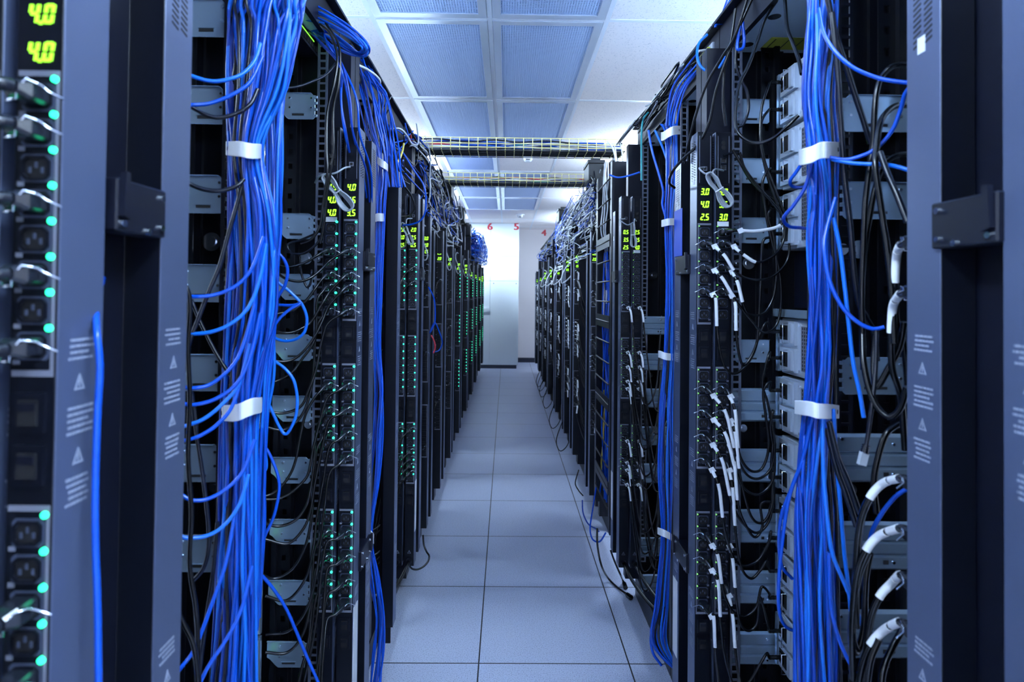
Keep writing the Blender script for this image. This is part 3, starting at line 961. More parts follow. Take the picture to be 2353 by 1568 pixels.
# dark mounting panel seen beyond the first green lit pair
t = thing('mounting_panel', 'tall dark panel with bolt holes hanging beside the blue cables', 'panel', (-.45, 2.325, .10))
ob('panel', MB().box(-.046, 0, 0, .006, .06, 1.9).mesh('panel', 'rack'), t)
for z0 in (.0, 1.78):
    e = MB().box(-.052, .002, -.004, .0, z0, z0 + .16)
    p = ob('end_plate', e.mesh('end_plate', 'rack'), t)
    h = MB()
    for z in (.02, .05, .075, .105, .13):
        h.cyl((-.025, -.0055, z0 + z), (-.025, -.0035, z0 + z), .006, n=12)
    ob('bolt_hole', h.mesh('bolt_hole', 'screw' if z0 < 1 else 'dark'), p)

# ------------------------------------------------------------------ white straps round the bundles
def strap(pts, h, label, group='white plastic straps on the cable bundles'):
    P = [at(*p) for p in pts]
    t = thing('cable_strap', label, 'cable strap', P[0], group)
    Q = smooth_path([p - P[0] for p in P], 5)
    bevel(ob('band', MB().ribbon(Q, h, .004).mesh('band', 'clip'), t), .0012, 2)
    a = Q[1]
    d = (Q[2] - Q[0]).normalized()
    nn = Vector((-d.y, d.x, 0)).normalized()
    m = MB()
    m.cyl(a + d * .006 - nn * .003, a + d * .006 + nn * .003, .0042, n=14)
    ob('slot_hole', m.mesh('slot_hole', 'dark'), t)
    return t


strap([(521, 341, 1.115), (540, 342, 1.03), (555, 343, 1.0), (572, 347, 1.0), (592, 348, 1.03), (600, 347, 1.10), (604, 345, 1.16)], .027, 'white strap round the upper part of the thick blue bundle')
strap([(507, 949, 1.115), (528, 950, 1.02), (548, 948, .985), (566, 940, .985), (582, 934, 1.0), (596, 932, 1.06), (600, 930, 1.14)], .029, 'white strap round the lower part of the thick blue bundle')
strap([(1928, 344, 1.11), (1905, 345, 1.0), (1885, 346, .985), (1866, 355, .985), (1848, 360, 1.0), (1840, 362, 1.05), (1838, 360, 1.13)], .029, 'white strap high on the bundle crossed by looping blue cables')
strap([(1926, 947, 1.11), (1905, 946, 1.01), (1880, 945, .985), (1862, 940, 1.0), (1846, 938, 1.03), (1828, 936, 1.10)], .026, 'white strap low on the bundle in front of the steel servers')
strap([(1563, 299, 1.99), (1548, 300, 1.90), (1536, 306, 1.90), (1525, 313, 1.93), (1520, 314, 2.0)], .030, 'white strap on the slim blue bundle beyond the blue tape, highest of four')
strap([(1552, 510, 1.99), (1538, 510, 1.91), (1525, 513, 1.93), (1521, 514, 2.0)], .024, 'white strap on the slim blue bundle beyond the blue tape, second from top')
strap([(1550, 821, 1.99), (1532, 820, 1.91), (1518, 815, 1.93), (1514, 814, 2.0)], .024, 'white strap on the slim blue bundle beyond the blue tape, third from top')
strap([(1542, 1235, 1.99), (1530, 1228, 1.91), (1516, 1222, 1.93), (1512, 1220, 2.0)], .024, 'white strap on the slim blue bundle beyond the blue tape, lowest')
strap([(862, 362, 2.10), (872, 372, 1.99), (884, 380, 1.97), (890, 386, 2.05)], .026, 'white strap on the cables high beside the dark bolt hole panel')
strap([(858, 506, 2.10), (866, 500, 1.99), (878, 500, 1.98), (882, 500, 2.06)], .028, 'white strap on the cables halfway up beside the dark panel')
strap([(847, 1222, 2.10), (850, 1230, 1.99), (856, 1236, 1.98), (858, 1240, 2.06)], .034, 'white strap on the cables low beside the dark panel')

# ------------------------------------------------------------------ cable bundles
def bundle(n, rows, Yc, Yd, pick, r, label, cat, group, ext=(), jit=.25, wob=1., rnd=None):
    """n single cables running through rows of (photo height, left edge, right edge) at depth about Yc"""
    rnd = rnd or random.Random(3)
    for i in range(n):
        u0 = (i + rnd.random()) / n
        v0 = rnd.random()
        c = pick(u0, v0, rnd)
        pts = []
        u, v = u0, v0
        for (y, a, b) in rows:
            u = min(1, max(0, .75 * u + .25 * u0 + rnd.uniform(-jit, jit) * .5))
            v = min(1, max(0, .7 * v + .3 * v0 + rnd.uniform(-.2, .2) * wob))
            Y = Yc - Yd * v * math.sqrt(max(.05, 1 - (2 * u - 1) ** 2 * .8))
            pts.append(at(a + (b - a) * u, y, Y))
        for q in ext:
            pts = q(pts, i, rnd)
        nm = {'blue': 'blue', 'blue2': 'blue', 'blue3': 'blue', 'black': 'black', 'black2': 'black', 'white': 'white'}[c]
        cable('network_cable', pts, r * rnd.uniform(.9, 1.12), c, label.replace('COL', nm), cat, group.replace('COL', nm), 8, 6)


def pick_left(u, v, rnd):
    if u < .22:
        return rnd.choice(('black2', 'blue2', 'black2', 'blue2', 'blue3'))
    return rnd.choice(('blue', 'blue', 'blue', 'blue3', 'blue2', 'blue3', 'blue' if rnd.random() < .8 else 'black2'))


LROWS = [(-215, 560, 700), (-90, 560, 720), (0, 530, 700), (60, 526, 690), (200, 522, 660), (343, 526, 602), (500, 526, 630), (700, 520, 636), (830, 515, 610), (945, 508, 592), (1100, 504, 596), (1300, 496, 592), (1450, 492, 588), (1640, 480, 590)]
bundle(66, LROWS, 1.125, .10, pick_left, .0031, 'COL network cable running down in the thick bundle of the green lit row', 'cable', 'COL cables of the thick bundle', rnd=random.Random(4))
# a second sheaf fanning out at the top of the bundle
bundle(16, [(-90, 640, 760), (0, 600, 700), (70, 596, 690), (150, 600, 672), (260, 610, 655), (380, 612, 650), (520, 610, 648), (640, 600, 640), (760, 590, 632), (900, 585, 618), (1060, 578, 612), (1250, 575, 606), (1420, 572, 600)], 1.22, .07,
       lambda u, v, r_: r_.choice(('blue', 'blue3', 'blue')), .0031, 'COL cable fanning from the switch into the side of the thick bundle', 'cable', 'COL cables fanning into the thick bundle', rnd=random.Random(9))


def pick_right(u, v, rnd):
    return rnd.choice(('blue', 'blue3', 'blue', 'blue2', 'black2', 'blue3', 'black2'))


RROWS = [(-215, 1850, 1920), (-90, 1850, 1930), (0, 1852, 1925), (100, 1848, 1922), (220, 1842, 1915), (343, 1850, 1925), (450, 1858, 1928), (560, 1856, 1926), (700, 1860, 1926), (830, 1856, 1922), (940, 1848, 1918), (1060, 1836, 1920), (1200, 1828, 1922), (1400, 1826, 1926), (1640, 1826, 1935)]
bundle(40, RROWS, 1.125, .085, pick_right, .0031, 'COL network cable running down in the bundle with two white straps by the servers', 'cable', 'COL cables of the white strapped bundle', rnd=random.Random(6))
SROWS = [(285, 1518, 1556), (306, 1528, 1556), (400, 1530, 1556), (510, 1528, 1548), (650, 1530, 1550), (820, 1524, 1548), (950, 1512, 1546), (1080, 1508, 1545), (1228, 1518, 1540), (1380, 1500, 1535), (1480, 1490, 1532)]
bundle(14, SROWS, 1.98, .05, lambda u, v, r_: r_.choice(('blue', 'blue3', 'blue2', 'black2')), .0031, 'COL cable in the slim bundle beyond the strip with blue tape', 'cable', 'COL cables of the slim bundle', rnd=random.Random(2), ext=(lambda q, i, r_: q + [Vector((.62, 1.97, .20)), Vector((.70, 2.0, .125 + .003 * i)), Vector((.82, 2.04 + .01 * i, .115))],))
bundle(12, [(-60, 1690, 1760), (30, 1660, 1710), (90, 1628, 1672), (150, 1580, 1620), (200, 1546, 1580), (250, 1532, 1562), (290, 1528, 1558)], 2.0, .10, lambda u, v, r_: r_.choice(('blue', 'blue2', 'black2', 'blue')), .0031,
       'COL cable lying along the rack top edge above the blue tape', 'cable', 'COL cables along the rack top edge', rnd=random.Random(8))
bundle(11, [(120, 790, 830), (200, 815, 868), (290, 838, 880), (370, 862, 890), (500, 862, 884), (650, 858, 878), (800, 858, 874), (900, 862, 882), (1000, 858, 880), (1100, 852, 872), (1230, 846, 856), (1330, 850, 872), (1420, 862, 884), (1500, 856, 884), (1600, 845, 874)], 2.06, .06,
       lambda u, v, r_: r_.choice(('blue', 'blue', 'blue2')), .0031, 'COL cable hanging beside the tall dark panel with bolt holes', 'cable', 'COL cables beside the dark bolt hole panel', rnd=random.Random(5), jit=.55, wob=2)
bundle(8, [(95, 735, 760), (140, 795, 835), (180, 836, 866), (215, 866, 888), (260, 868, 900), (330, 876, 915), (430, 895, 938)], 2.22, .28, lambda u, v, r_: r_.choice(('blue', 'blue2', 'white', 'black2', 'blue')), .0031,
       'COL cable trailing along the top edge of the green lit row', 'cable', 'COL cables along the green lit rack tops', rnd=random.Random(15), jit=.8, wob=2.5)
# coil of spare blue cable hanging off the first rack top
for i in range(8):
    CR = random.Random(90 + i)
    o = (i - 3.5) * 5
    J = lambda k: CR.uniform(-k, k)
    cable('network_cable', [at(640 + i * 5, -40, 1.62), at(690 + J(8), 14 + o + J(5), 1.6 + J(.03)), at(745 + J(6), 38 + o * .9 + J(4), 1.58 + J(.03)), at(802 + J(5) - o * .3, 74 + o * .8 + J(4), 1.56 + J(.03)), at(838 - o * .5 + J(4), 106 + o * .2 + J(3), 1.55 + J(.03)),
          at(832 - o * .55 + J(4), 124 - o * .25 + J(3), 1.57 + J(.02)), at(800 + J(6), 112 - o * .6 + J(4), 1.6), at(752 + J(6), 82 - o * .7 + J(4), 1.63), at(700 + J(6), 60 + o, 1.66)], .0030,
          ('blue', 'blue3', 'blue')[i % 3], 'blue cable in the long coil jutting from the top of the green lit row', 'cable', 'blue cables of the jutting coil', 9, 7)
for i in range(5):
    DR = random.Random(70 + i)
    cable('network_cable', [at(p_[0] + i * p_[2] + DR.uniform(-1, 1) * p_[4], p_[1], p_[3] + DR.uniform(-.03, .03)) for p_ in ((700, 66, 9, 1.66, 4), (745, 105, 4, 1.6, 8), (772, 155, 5, 1.58, 9), (780, 230, 8, 1.6, 9), (792, 310, 9, 1.62, 9), (815, 400, 8, 1.75, 7), (846, 520, 2, 1.9, 3), (850, 640, 2, 2.0, 2))], .0032,
          'blue' if i % 3 else 'blue2', 'blue cable dropping from the switch in front of the first green lit strips', 'cable', 'blue cables dropping from the switch', 9, 7)

# ------------------------------------------------------------------ single cables traced one by one
def traced(lst, dflt, r, cat='cable', name='network_cable'):
    for m, label, pts in lst:
        P = [at(p[0], p[1], p[2] if len(p) > 2 else dflt) for p in pts]
        cable(name, P, r, m, label, cat, None, 10, 8)


def y_(pts, a, b):
    """spread depth from a to b along a list of photo points"""
    n = len(pts) - 1
    return [(p[0], p[1], a + (b - a) * i / n) for i, p in enumerate(pts)]


def px(pts, Ya, Yb):
    n = max(1, len(pts) - 1)
    return [at(p[0], p[1], Ya + (Yb - Ya) * i / n) for i, p in enumerate(pts)]


LOOPS = [
    [(598, 100), (585, 140), (560, 168), (530, 181), (490, 187), (450, 178), (412, 160)],
    [(604, 130), (575, 188), (535, 217), (485, 237), (445, 241), (405, 238)],
    [(606, 545), (580, 615), (545, 655), (500, 676), (455, 682), (400, 679)],
    [(612, 560), (597, 640), (575, 700), (540, 738), (490, 762), (432, 768), (400, 764)],
    [(585, 700), (560, 790), (535, 840), (490, 880), (450, 892), (400, 891)],
    [(598, 720), (575, 820), (545, 880), (500, 915), (450, 930), (400, 929)],
    [(575, 790), (550, 880), (510, 930), (465, 965), (415, 984)],
    [(566, 830), (535, 930), (500, 975), (455, 1004), (402, 1020)],
    [(586, 1010), (560, 1080), (525, 1120), (480, 1146), (440, 1150), (398, 1132)],
    [(572, 1090), (550, 1160), (515, 1208), (475, 1232), (430, 1237), (396, 1232)],
    [(540, 1180), (520, 1290), (490, 1380), (450, 1485), (420, 1530)],
    [(580, 1300), (555, 1400), (520, 1470), (480, 1530), (440, 1600)],
]
for k, p in enumerate(LOOPS):
    P = px(p, 1.0, .93)
    P += [Vector((-.512, .86, P[-1].z - .006)), Vector((-.505, .785, P[-1].z - .004))]
    cable('network_cable', P, .0032, 'blue' if k % 3 else 'blue3', f'blue cable curving left out of the thick bundle, {ORD[k]} from the top', 'cable', None, 10, 8)
traced([
    ('black2', 'black cable curving left out of the thick bundle just above the second plate', y_([(592, 205), (575, 240), (540, 262), (495, 270), (450, 252), (410, 220)], 1.01, .95)),
    ('black2', 'black cable sagging from the thick bundle across the third plate', y_([(560, 412), (545, 427), (510, 438), (470, 436), (430, 420), (405, 400)], 1.0, .95)),
    ('black2', 'long grey black cable slanting down left across the thick bundle to the plates', y_([(556, 430), (530, 520), (505, 610), (480, 670), (455, 735), (432, 800), (412, 910)], .99, .93)),
    ('black2', 'thin dark cable slanting right behind the thick bundle below the fourth plate', y_([(440, 690), (460, 740), (490, 800), (520, 850), (545, 880)], 1.06, 1.06)),
    ('black', 'thick black cord hanging down at the left edge of the plates', y_([(418, 640), (436, 690), (432, 800), (436, 920), (432, 1050), (440, 1180), (436, 1300), (452, 1420), (458, 1600)], .9, .9)),
    ('black', 'black cord slanting down over the lowest left plates into the bottom', y_([(398, 1380), (420, 1430), (446, 1490), (458, 1600)], .86, .86)),
    ('black2', 'thin dark cord looping low over the left plates', y_([(440, 900), (452, 1000), (468, 1110), (480, 1230), (470, 1300), (440, 1340)], 1.03, 1.0)),
    ('black2', 'grey black cord falling from the sixth plate beside the thick bundle', y_([(500, 1200), (488, 1330), (470, 1450), (452, 1600)], 1.0, 1.0)),
], 1., .0036)
traced([
    ('blue', 'short blue cable loop right of the thick bundle, highest of the loops', y_([(632, 575), (652, 596), (661, 622), (655, 655), (640, 680), (625, 708), (608, 730)], 1.2, 1.24)),
    ('blue3', 'wide blue cable loop reaching over black cords right of the thick bundle', y_([(612, 622), (640, 650), (672, 676), (695, 702), (705, 732), (700, 762), (682, 779), (655, 784), (630, 776), (612, 760)], 1.25, 1.3)),
    ('blue', 'flat blue cable loop right of the thick bundle between two plates', y_([(606, 697), (640, 701), (672, 702), (690, 698), (665, 712), (640, 735), (620, 765)], 1.27, 1.24)),
    ('blue3', 'long blue cable loop hanging below the white strap right of the bundle', y_([(625, 826), (655, 848), (675, 875), (683, 915), (680, 955), (668, 985), (655, 998), (640, 978), (620, 935), (600, 905), (580, 885)], 1.25, 1.25)),
    ('blue', 'narrow blue cable loop low beside the servers behind the thick bundle', y_([(598, 1010), (622, 1050), (640, 1100), (640, 1140), (628, 1190), (608, 1235), (600, 1275)], 1.26, 1.24)),
    ('blue', 'blue cable slanting from the thick bundle to the lower right over black cords', y_([(590, 1310), (625, 1350), (655, 1395), (680, 1450), (705, 1510), (745, 1600)], 1.2, 1.3)),
    ('blue3', 'blue cable hanging straight right of the thick bundle with a teardrop loop', y_([(634, 500), (636, 620), (628, 740), (630, 850), (618, 930), (596, 1010), (590, 1050), (600, 1086), (612, 1072), (606, 1020), (598, 985)], 1.22, 1.25)),
    ('blue', 'blue cable hanging straight beside the servers down to the lowest plates', y_([(622, 560), (615, 720), (618, 880), (612, 1000), (607, 1100), (608, 1200), (600, 1330), (590, 1450)], 1.24, 1.24)),
    ('black2', 'thin black cable swinging from the top corner to the thick bundle', y_([(776, 140), (748, 172), (716, 188), (680, 200), (640, 204)], 1.55, 1.4)),
    ('black', 'long black cord hanging from the rack top in front of the grey coiled cord', y_([(735, 55), (760, 80), (775, 130), (768, 190), (752, 260), (750, 340), (752, 400), (742, 470), (735, 520), (715, 550), (690, 560)], 1.55, 1.5)),
    ('black', 'second long black cord hanging from the rack top beside the first', y_([(748, 52), (780, 110), (778, 190), (766, 250), (766, 330), (764, 372), (752, 440), (744, 520), (736, 560)], 1.56, 1.56)),
    ('black2', 'dark cable loop in front of the round panel screw', y_([(740, 500), (738, 545), (712, 575), (690, 584), (668, 580), (662, 562), (690, 552), (730, 535)], 1.6, 1.62)),
    ('black2', 'thin black cable hooked below the round panel screw', y_([(688, 590), (693, 630), (702, 655), (708, 660), (714, 648), (716, 620)], 1.63, 1.63)),
    ('blue', 'blurred blue cable hanging down the post beside the near strips', [(236, 640, .68), (222, 690, .63), (222, 760, .597), (229, 840, .593), (224, 950, .592), (219, 1100, .592), (219, 1250, .592), (224, 1400, .592), (227, 1640, .592)]),
], 1.2, .0033)
traced([
    ('blue', 'blue cable swinging right from the top of the white strapped bundle', y_([(1882, 20), (1893, 75), (1920, 120), (1960, 155), (2010, 177), (2050, 186), (2095, 191)], 1.0, .9)),
    ('blue', 'blue cable rising in a curve from the upper white strap to the pale side', y_([(1905, 362), (1940, 367), (1975, 360), (2015, 340), (2050, 300), (2070, 250), (2080, 215), (2100, 190)], 1.0, .9)),
    ('blue3', 'blue cable running flat from the upper white strap to the pale side', y_([(1912, 366), (1950, 374), (1990, 377), (2030, 378), (2060, 383), (2100, 395)], 1.0, .9)),
    ('blue2', 'blue cable bent in an angle in front of the upper steel servers', y_([(1866, 375), (1850, 430), (1825, 470), (1804, 495), (1801, 508), (1815, 521), (1840, 524), (1862, 526)], 1.06, 1.15)),
    ('blue', 'small blue cable hook left of the upper white strap on the right', y_([(1850, 365), (1830, 395), (1816, 415), (1820, 428), (1840, 431), (1860, 424)], 1.1, 1.18)),
    ('blue', 'blue cable bowing right at mid height from the bundle to the white plugs', y_([(1920, 455), (1897, 540), (1896, 590), (1908, 650), (1935, 705), (1970, 740), (2005, 756), (2032, 752)], 1.0, .95)),
    ('blue3', 'blue cable slanting down right past the third flat bracket', y_([(1915, 500), (1930, 570), (1940, 650), (1950, 740), (1960, 830), (1975, 900), (1985, 960)], 1.0, .98)),
    ('blue', 'blue cable hanging far left of the bundle past the server power supplies', y_([(1864, 950), (1850, 1040), (1820, 1120), (1797, 1180), (1790, 1240), (1796, 1300), (1820, 1330)], 1.06, 1.2)),
    ('blue', 'blue cable bowing over the lower server fans with its end turned in', y_([(1868, 950), (1846, 1050), (1812, 1150), (1792, 1300), (1790, 1400), (1805, 1440), (1835, 1453)], 1.04, 1.2)),
    ('blue3', 'blue cable slanting across the ribbed brackets to the bottom, near the bundle', y_([(1890, 950), (1892, 1080), (1900, 1180), (1912, 1270), (1940, 1340), (1975, 1420), (1995, 1480)], 1.0, .98)),
    ('blue', 'blue cable curving from the bundle foot to the bottom edge past the lowest ribbed bracket', y_([(1905, 1270), (1908, 1380), (1922, 1450), (1945, 1510), (1985, 1580)], 1.0, 1.0)),
    ('blue', 'blue cable in an arc from the second white plug to the ribbed brackets', y_([(2095, 1118), (2060, 1140), (2030, 1175), (2005, 1220), (1995, 1265)], .9, .95)),
    ('blue3', 'blue cable straight down from the bundle past the second ribbed bracket', y_([(1915, 940), (1922, 1060), (1930, 1150), (1940, 1270), (1952, 1370), (1958, 1440)], 1.02, 1.02)),
], 1., .0034)
traced([
    ('black2', 'grey black cable slanting right from the top of the bundle to the first bracket', y_([(1900, -10), (1918, 70), (1940, 140), (1962, 210), (1985, 280), (2000, 330)], 1.02, 1.05)),
    ('black2', 'grey black cable hanging along the slotted rail right of the bundle', y_([(1912, 30), (1924, 150), (1932, 280), (1940, 400), (1954, 520), (1962, 620), (1972, 690), (1990, 730), (2008, 765), (2015, 830)], 1.02, 1.03)),
    ('black', 'thick black cord arching over the first flat bracket to hang down', y_([(2088, 150), (2058, 150), (2035, 165), (2018, 195), (2010, 250), (2006, 330), (1996, 400), (1988, 470), (1984, 560), (1980, 680), (1982, 780), (1984, 850)], .98, .98)),
    ('black', 'second thick black cord arching over the first flat bracket', y_([(2088, 242), (2060, 243), (2038, 258), (2022, 285), (2014, 340), (2012, 390), (2028, 500), (2040, 580), (2050, 680), (2056, 790)], .97, .9)),
    ('black', 'black cord arching in front of the second flat bracket', y_([(2088, 355), (2060, 358), (2030, 380), (2012, 430), (1998, 500), (1986, 580), (1980, 700), (1984, 800)], 1.0, 1.0)),
    ('black2', 'shiny grey black cord slanting across the second flat bracket to the pale side', y_([(2022, 350), (2040, 400), (2060, 445), (2085, 510)], .93, .88)),
    ('black', 'black cord forming a wide loop below the third flat bracket', y_([(1982, 770), (1984, 830), (1996, 890), (2015, 935), (2042, 958), (2068, 940), (2084, 890)], .97, .88)),
    ('black', 'black cord bent behind the wide loop by the third flat bracket', y_([(2012, 770), (2008, 840), (2014, 890), (2040, 850), (2066, 800), (2078, 740)], .96, .9)),
    ('black', 'black cord arching across the first ribbed bracket', y_([(2090, 965), (2060, 978), (2035, 1000), (2018, 1050), (2008, 1110), (2014, 1180)], .95, .95)),
    ('black2', 'grey black cable slanting over the first ribbed bracket, higher of two', y_([(1905, 970), (1925, 1050), (1950, 1110), (1975, 1180)], 1.0, 1.0)),
    ('black2', 'grey black cable slanting over the first ribbed bracket, lower of two', y_([(1900, 985), (1920, 1070), (1942, 1130), (1968, 1210)], 1.01, 1.01)),
    ('black', 'thick black cord bowing left across the lower ribbed brackets', y_([(2008, 1130), (1985, 1170), (1974, 1240), (1970, 1320), (1964, 1400), (1960, 1460), (1972, 1492), (1985, 1440), (1990, 1330), (2000, 1270)], .93, .95)),
    ('black', 'thick black cord hanging beside the second white plug down to the bottom', y_([(1996, 1270), (1975, 1320), (1960, 1400), (1955, 1470), (1968, 1500), (1985, 1450)], .92, .96)),
    ('black', 'black cord dropping from the lowest white plug to the bottom edge', y_([(2020, 1470), (2000, 1520), (1990, 1600)], .9, .9)),
    ('black', 'black cord hanging close behind the lowest white plug', y_([(2078, 1440), (2050, 1490), (2030, 1540), (2024, 1600)], .93, .9)),
], 1., .0050)
# loose network plug on its cord
cpts = [at(2014, 760, .95), at(2012, 850, .94), at(2004, 930, .93), at(1996, 990, .93), at(1991, 1022, .93)]
o = cable('network_cable', cpts, .0034, 'black2', 'grey cable ending in a clear loose plug in front of the first ribbed bracket', 'cable', None, 10, 8)
e = cpts[-1] - cpts[0]
dv = (at(1984, 1050, .93) - cpts[-1]).normalized()
pk = MB().tube([(0, 0, 0), dv * .014], [.0045, .006], 8, 1)
sx = dv.cross(Vector((0, 1, 0))).normalized()
for k in range(4):
    pk.tube([dv * (.001 + .0035 * k), dv * (.003 + .0035 * k)], .0065, 8, 1)
c8 = [dv * a + sx * b + Vector((0, 1, 0)) * c for a in (.013, .034) for b in (-.006, .006) for c in (-.004, .004)]
pk.add(c8, [(0, 1, 3, 2), (4, 6, 7, 5), (0, 4, 5, 1), (2, 3, 7, 6), (0, 2, 6, 4), (1, 5, 7, 3)], 0)
ob('plug', pk.mesh('plug', ['clear', 'black2']), o, e)

# ------------------------------------------------------------------ power cords
def plug_mesh():
    m = MB()
    w, h, c = .0125, .0095, .003
    o = lambda k: [(-w * k + c, -h * k), (w * k - c, -h * k), (w * k, -h * k + c), (w * k, h * k - c), (w * k - c, h * k), (-w * k + c, h * k), (-w * k, h * k - c), (-w * k, -h * k + c)]
    a, b = o(1.), o(.62)
    vs = [(x, -.0005, z) for x, z in a] + [(x, -.020, z) for x, z in a] + [(x, -.030, z) for x, z in b]
    n = 8
    fs = [list(range(n)), list(range(3 * n - 1, 2 * n - 1, -1))] + [(q * n + i, q * n + (i + 1) % n, (q + 1) * n + (i + 1) % n, (q + 1) * n + i) for q in (0, 1) for i in range(n)]
    return m.add(vs, fs).mesh('plug', 'plugm')


def bail_mesh(s):
    a = -s            # towards the aisle
    p = [(a * .030, -.006, -.004), (a * .018, -.009, .002), (a * .0155, -.014, .006), (a * .011, -.026, .008), (a * .004, -.028, -.002), (a * .004, -.028, -.011), (-a * .009, -.024, -.012), (-a * .0155, -.012, -.006), (-a * .020, -.003, -.004)]
    return MB().tube(p, .0011, 6).mesh('wire_bail', 'wire')


M['plugm'] = mat('plug_grey', (.012, .014, .022), .22, 0, .6)


def outlet_at(s, xa, Yf, bank, k):
    return Vector((s * (xa + W_ / 2), Yf - .003, BANK[bank] - .0195 - k * PITCH))


def power_cord(O, s, path, label, group, sleeves=(), r=.0037, f=1, m='black', bail=True):
    """path: points of the room after the plug; sleeves: white tubes as fractions of the path"""
    st = O + Vector((0, -f * .030, 0))
    to = (Vector(path[0]) - st).normalized()
    relief = [st, st + Vector((0, -f * .007, 0)) + to * .004, st + Vector((0, -f * .009, 0)) + to * .018]
    P = smooth_path([q - O for q in relief + [Vector(q) for q in path]], 7)
    t = tag(ob('power_cable', MB().tube(P, r, 9).mesh('power_cable', m), None, O), label, 'power cord', group)
    p = ob('plug', pm('plug', plug_mesh), t)
    if f < 0:
        p.rotation_euler = (0, 0, PI)
    rel = MB()
    rs = smooth_path([q - O for q in relief], 5)
    rel.tube(rs, [.0068 - .0022 * i / (len(rs) - 1) + (.0007 if i % 2 else 0) for i in range(len(rs))], 9)
    ob('strain_relief', rel.mesh('strain_relief', 'plugm'), t)
    if bail:
        b = ob('wire_bail', pm(('bail', s), lambda: bail_mesh(s)), t)
        if f < 0:
            b.scale = (1, -1, 1)
    for (a, b) in sleeves:
        i0, i1 = int(a * (len(P) - 1)), max(int(b * (len(P) - 1)), int(a * (len(P) - 1)) + 1)
        ob('label_sleeve', MB().tube(P[i0:i1 + 1], r + .0010, 9).mesh('label_sleeve', 'label'), t)['label'] = 'white label sleeve'
    if sleeves and f > 0:
        q = P[int(sleeves[0][0] * (len(P) - 1))]
        fl = MB().prism([(q.x - .010, q.z + .002), (q.x + .004, q.z + .008), (q.x + .012, q.z - .004), (q.x - .004, q.z - .010)], 'y', q.y - .006, q.y - .0048)
        ob('label_flag', fl.mesh('label_flag', 'label'), t)['label'] = 'white paper flag'
    return t


LC = [
    ('o', 0, 2, [(757, 600), (740, 618), (715, 638), (689, 647), (659, 642), (637, 627)]),
    ('i', 0, 2, [(725, 590), (700, 604), (672, 613), (650, 613), (630, 605)]),
    ('i', 0, 4, [(724, 664), (706, 688), (689, 703), (672, 714), (637, 722)]),
    ('o', 0, 4, [(757, 672), (740, 699), (715, 740), (693, 755), (672, 764), (646, 765), (628, 757)]),
    ('o', 0, 5, [(755, 705), (740, 740), (724, 772), (700, 805), (672, 827), (641, 831), (607, 820)]),
    ('i', 0, 5, [(728, 695), (724, 777), (693, 827), (672, 855), (641, 874), (615, 880), (590, 870)]),
    ('o', 0, 7, [(752, 745), (738, 790), (726, 850), (708, 900), (690, 935), (650, 950), (612, 945)]),
    ('i', 0, 7, [(726, 760), (722, 830), (714, 900), (690, 960), (650, 988), (605, 980)]),
    ('i', 1, 1, [(720, 919), (701, 956), (688, 1013), (681, 1052), (669, 1086), (649, 1116), (626, 1135), (600, 1143)]),
    ('o', 1, 1, [(752, 915), (735, 970), (720, 1030), (708, 1089), (688, 1116), (665, 1135), (635, 1147), (600, 1148)]),
    ('i', 1, 3, [(728, 990), (722, 1060), (716, 1110), (705, 1160), (680, 1195), (640, 1210), (600, 1200)]),
    ('o', 1, 3, [(755, 970), (738, 1040), (724, 1110), (712, 1180), (694, 1220), (660, 1250), (610, 1240)]),
    ('i', 1, 5, [(727, 1040), (722, 1110), (716, 1190), (700, 1260), (670, 1310), (630, 1330), (600, 1320)]),
    ('o', 1, 5, [(756, 1030), (742, 1110), (728, 1190), (720, 1260), (702, 1330), (660, 1380), (610, 1370)]),
    ('o', 1, 7, [(757, 1090), (745, 1170), (735, 1260), (725, 1330), (705, 1400), (665, 1450), (610, 1460)]),
    ('i', 2, 1, [(722, 1270), (718, 1330), (712, 1400), (695, 1460), (660, 1500), (610, 1500)]),
    ('o', 2, 1, [(750, 1250), (738, 1320), (730, 1400), (718, 1480), (700, 1560), (690, 1640)]),
    ('i', 2, 3, [(722, 1320), (716, 1400), (708, 1480), (690, 1550), (675, 1640)]),
    ('o', 2, 3, [(752, 1310), (744, 1390), (738, 1470), (728, 1550), (720, 1640)]),
    ('o', 2, 5, [(752, 1370), (742, 1440), (735, 1520), (728, 1640)]),
    ('i', 2, 5, [(724, 1385), (716, 1450), (704, 1530), (690, 1640)]),
    ('o', 2, 7, [(752, 1425), (745, 1480), (740, 1550), (738, 1640)]),
]
for c, b, k, pts in LC:
    O = outlet_at(-1, .43 if c == 'o' else .486, 1.667, b, k)
    power_cord(O, -1, px(pts, 1.60, 1.50), f"black cord in the {'aisle side' if c == 'o' else 'inner'} green lit strip, {ORD[k]} outlet of the {('top', 'middle', 'bottom')[b]} bank", 'power cords in the first green lit strips')


def inlet(k):
    y0 = [(158, 287), (297, 430), (440, 569), (725, 850), (858, 985), (995, 1122), (1132, 1260), (1268, 1395), (1405, 1530)][k // 2]
    z1, z0 = zat(y0[0], 1.66), zat(y0[1], 1.66)
    H = z1 - z0
    return Vector((.788, 1.632, z0 + H * ((.06 + .48 * (1 - k % 2)) + .21)))


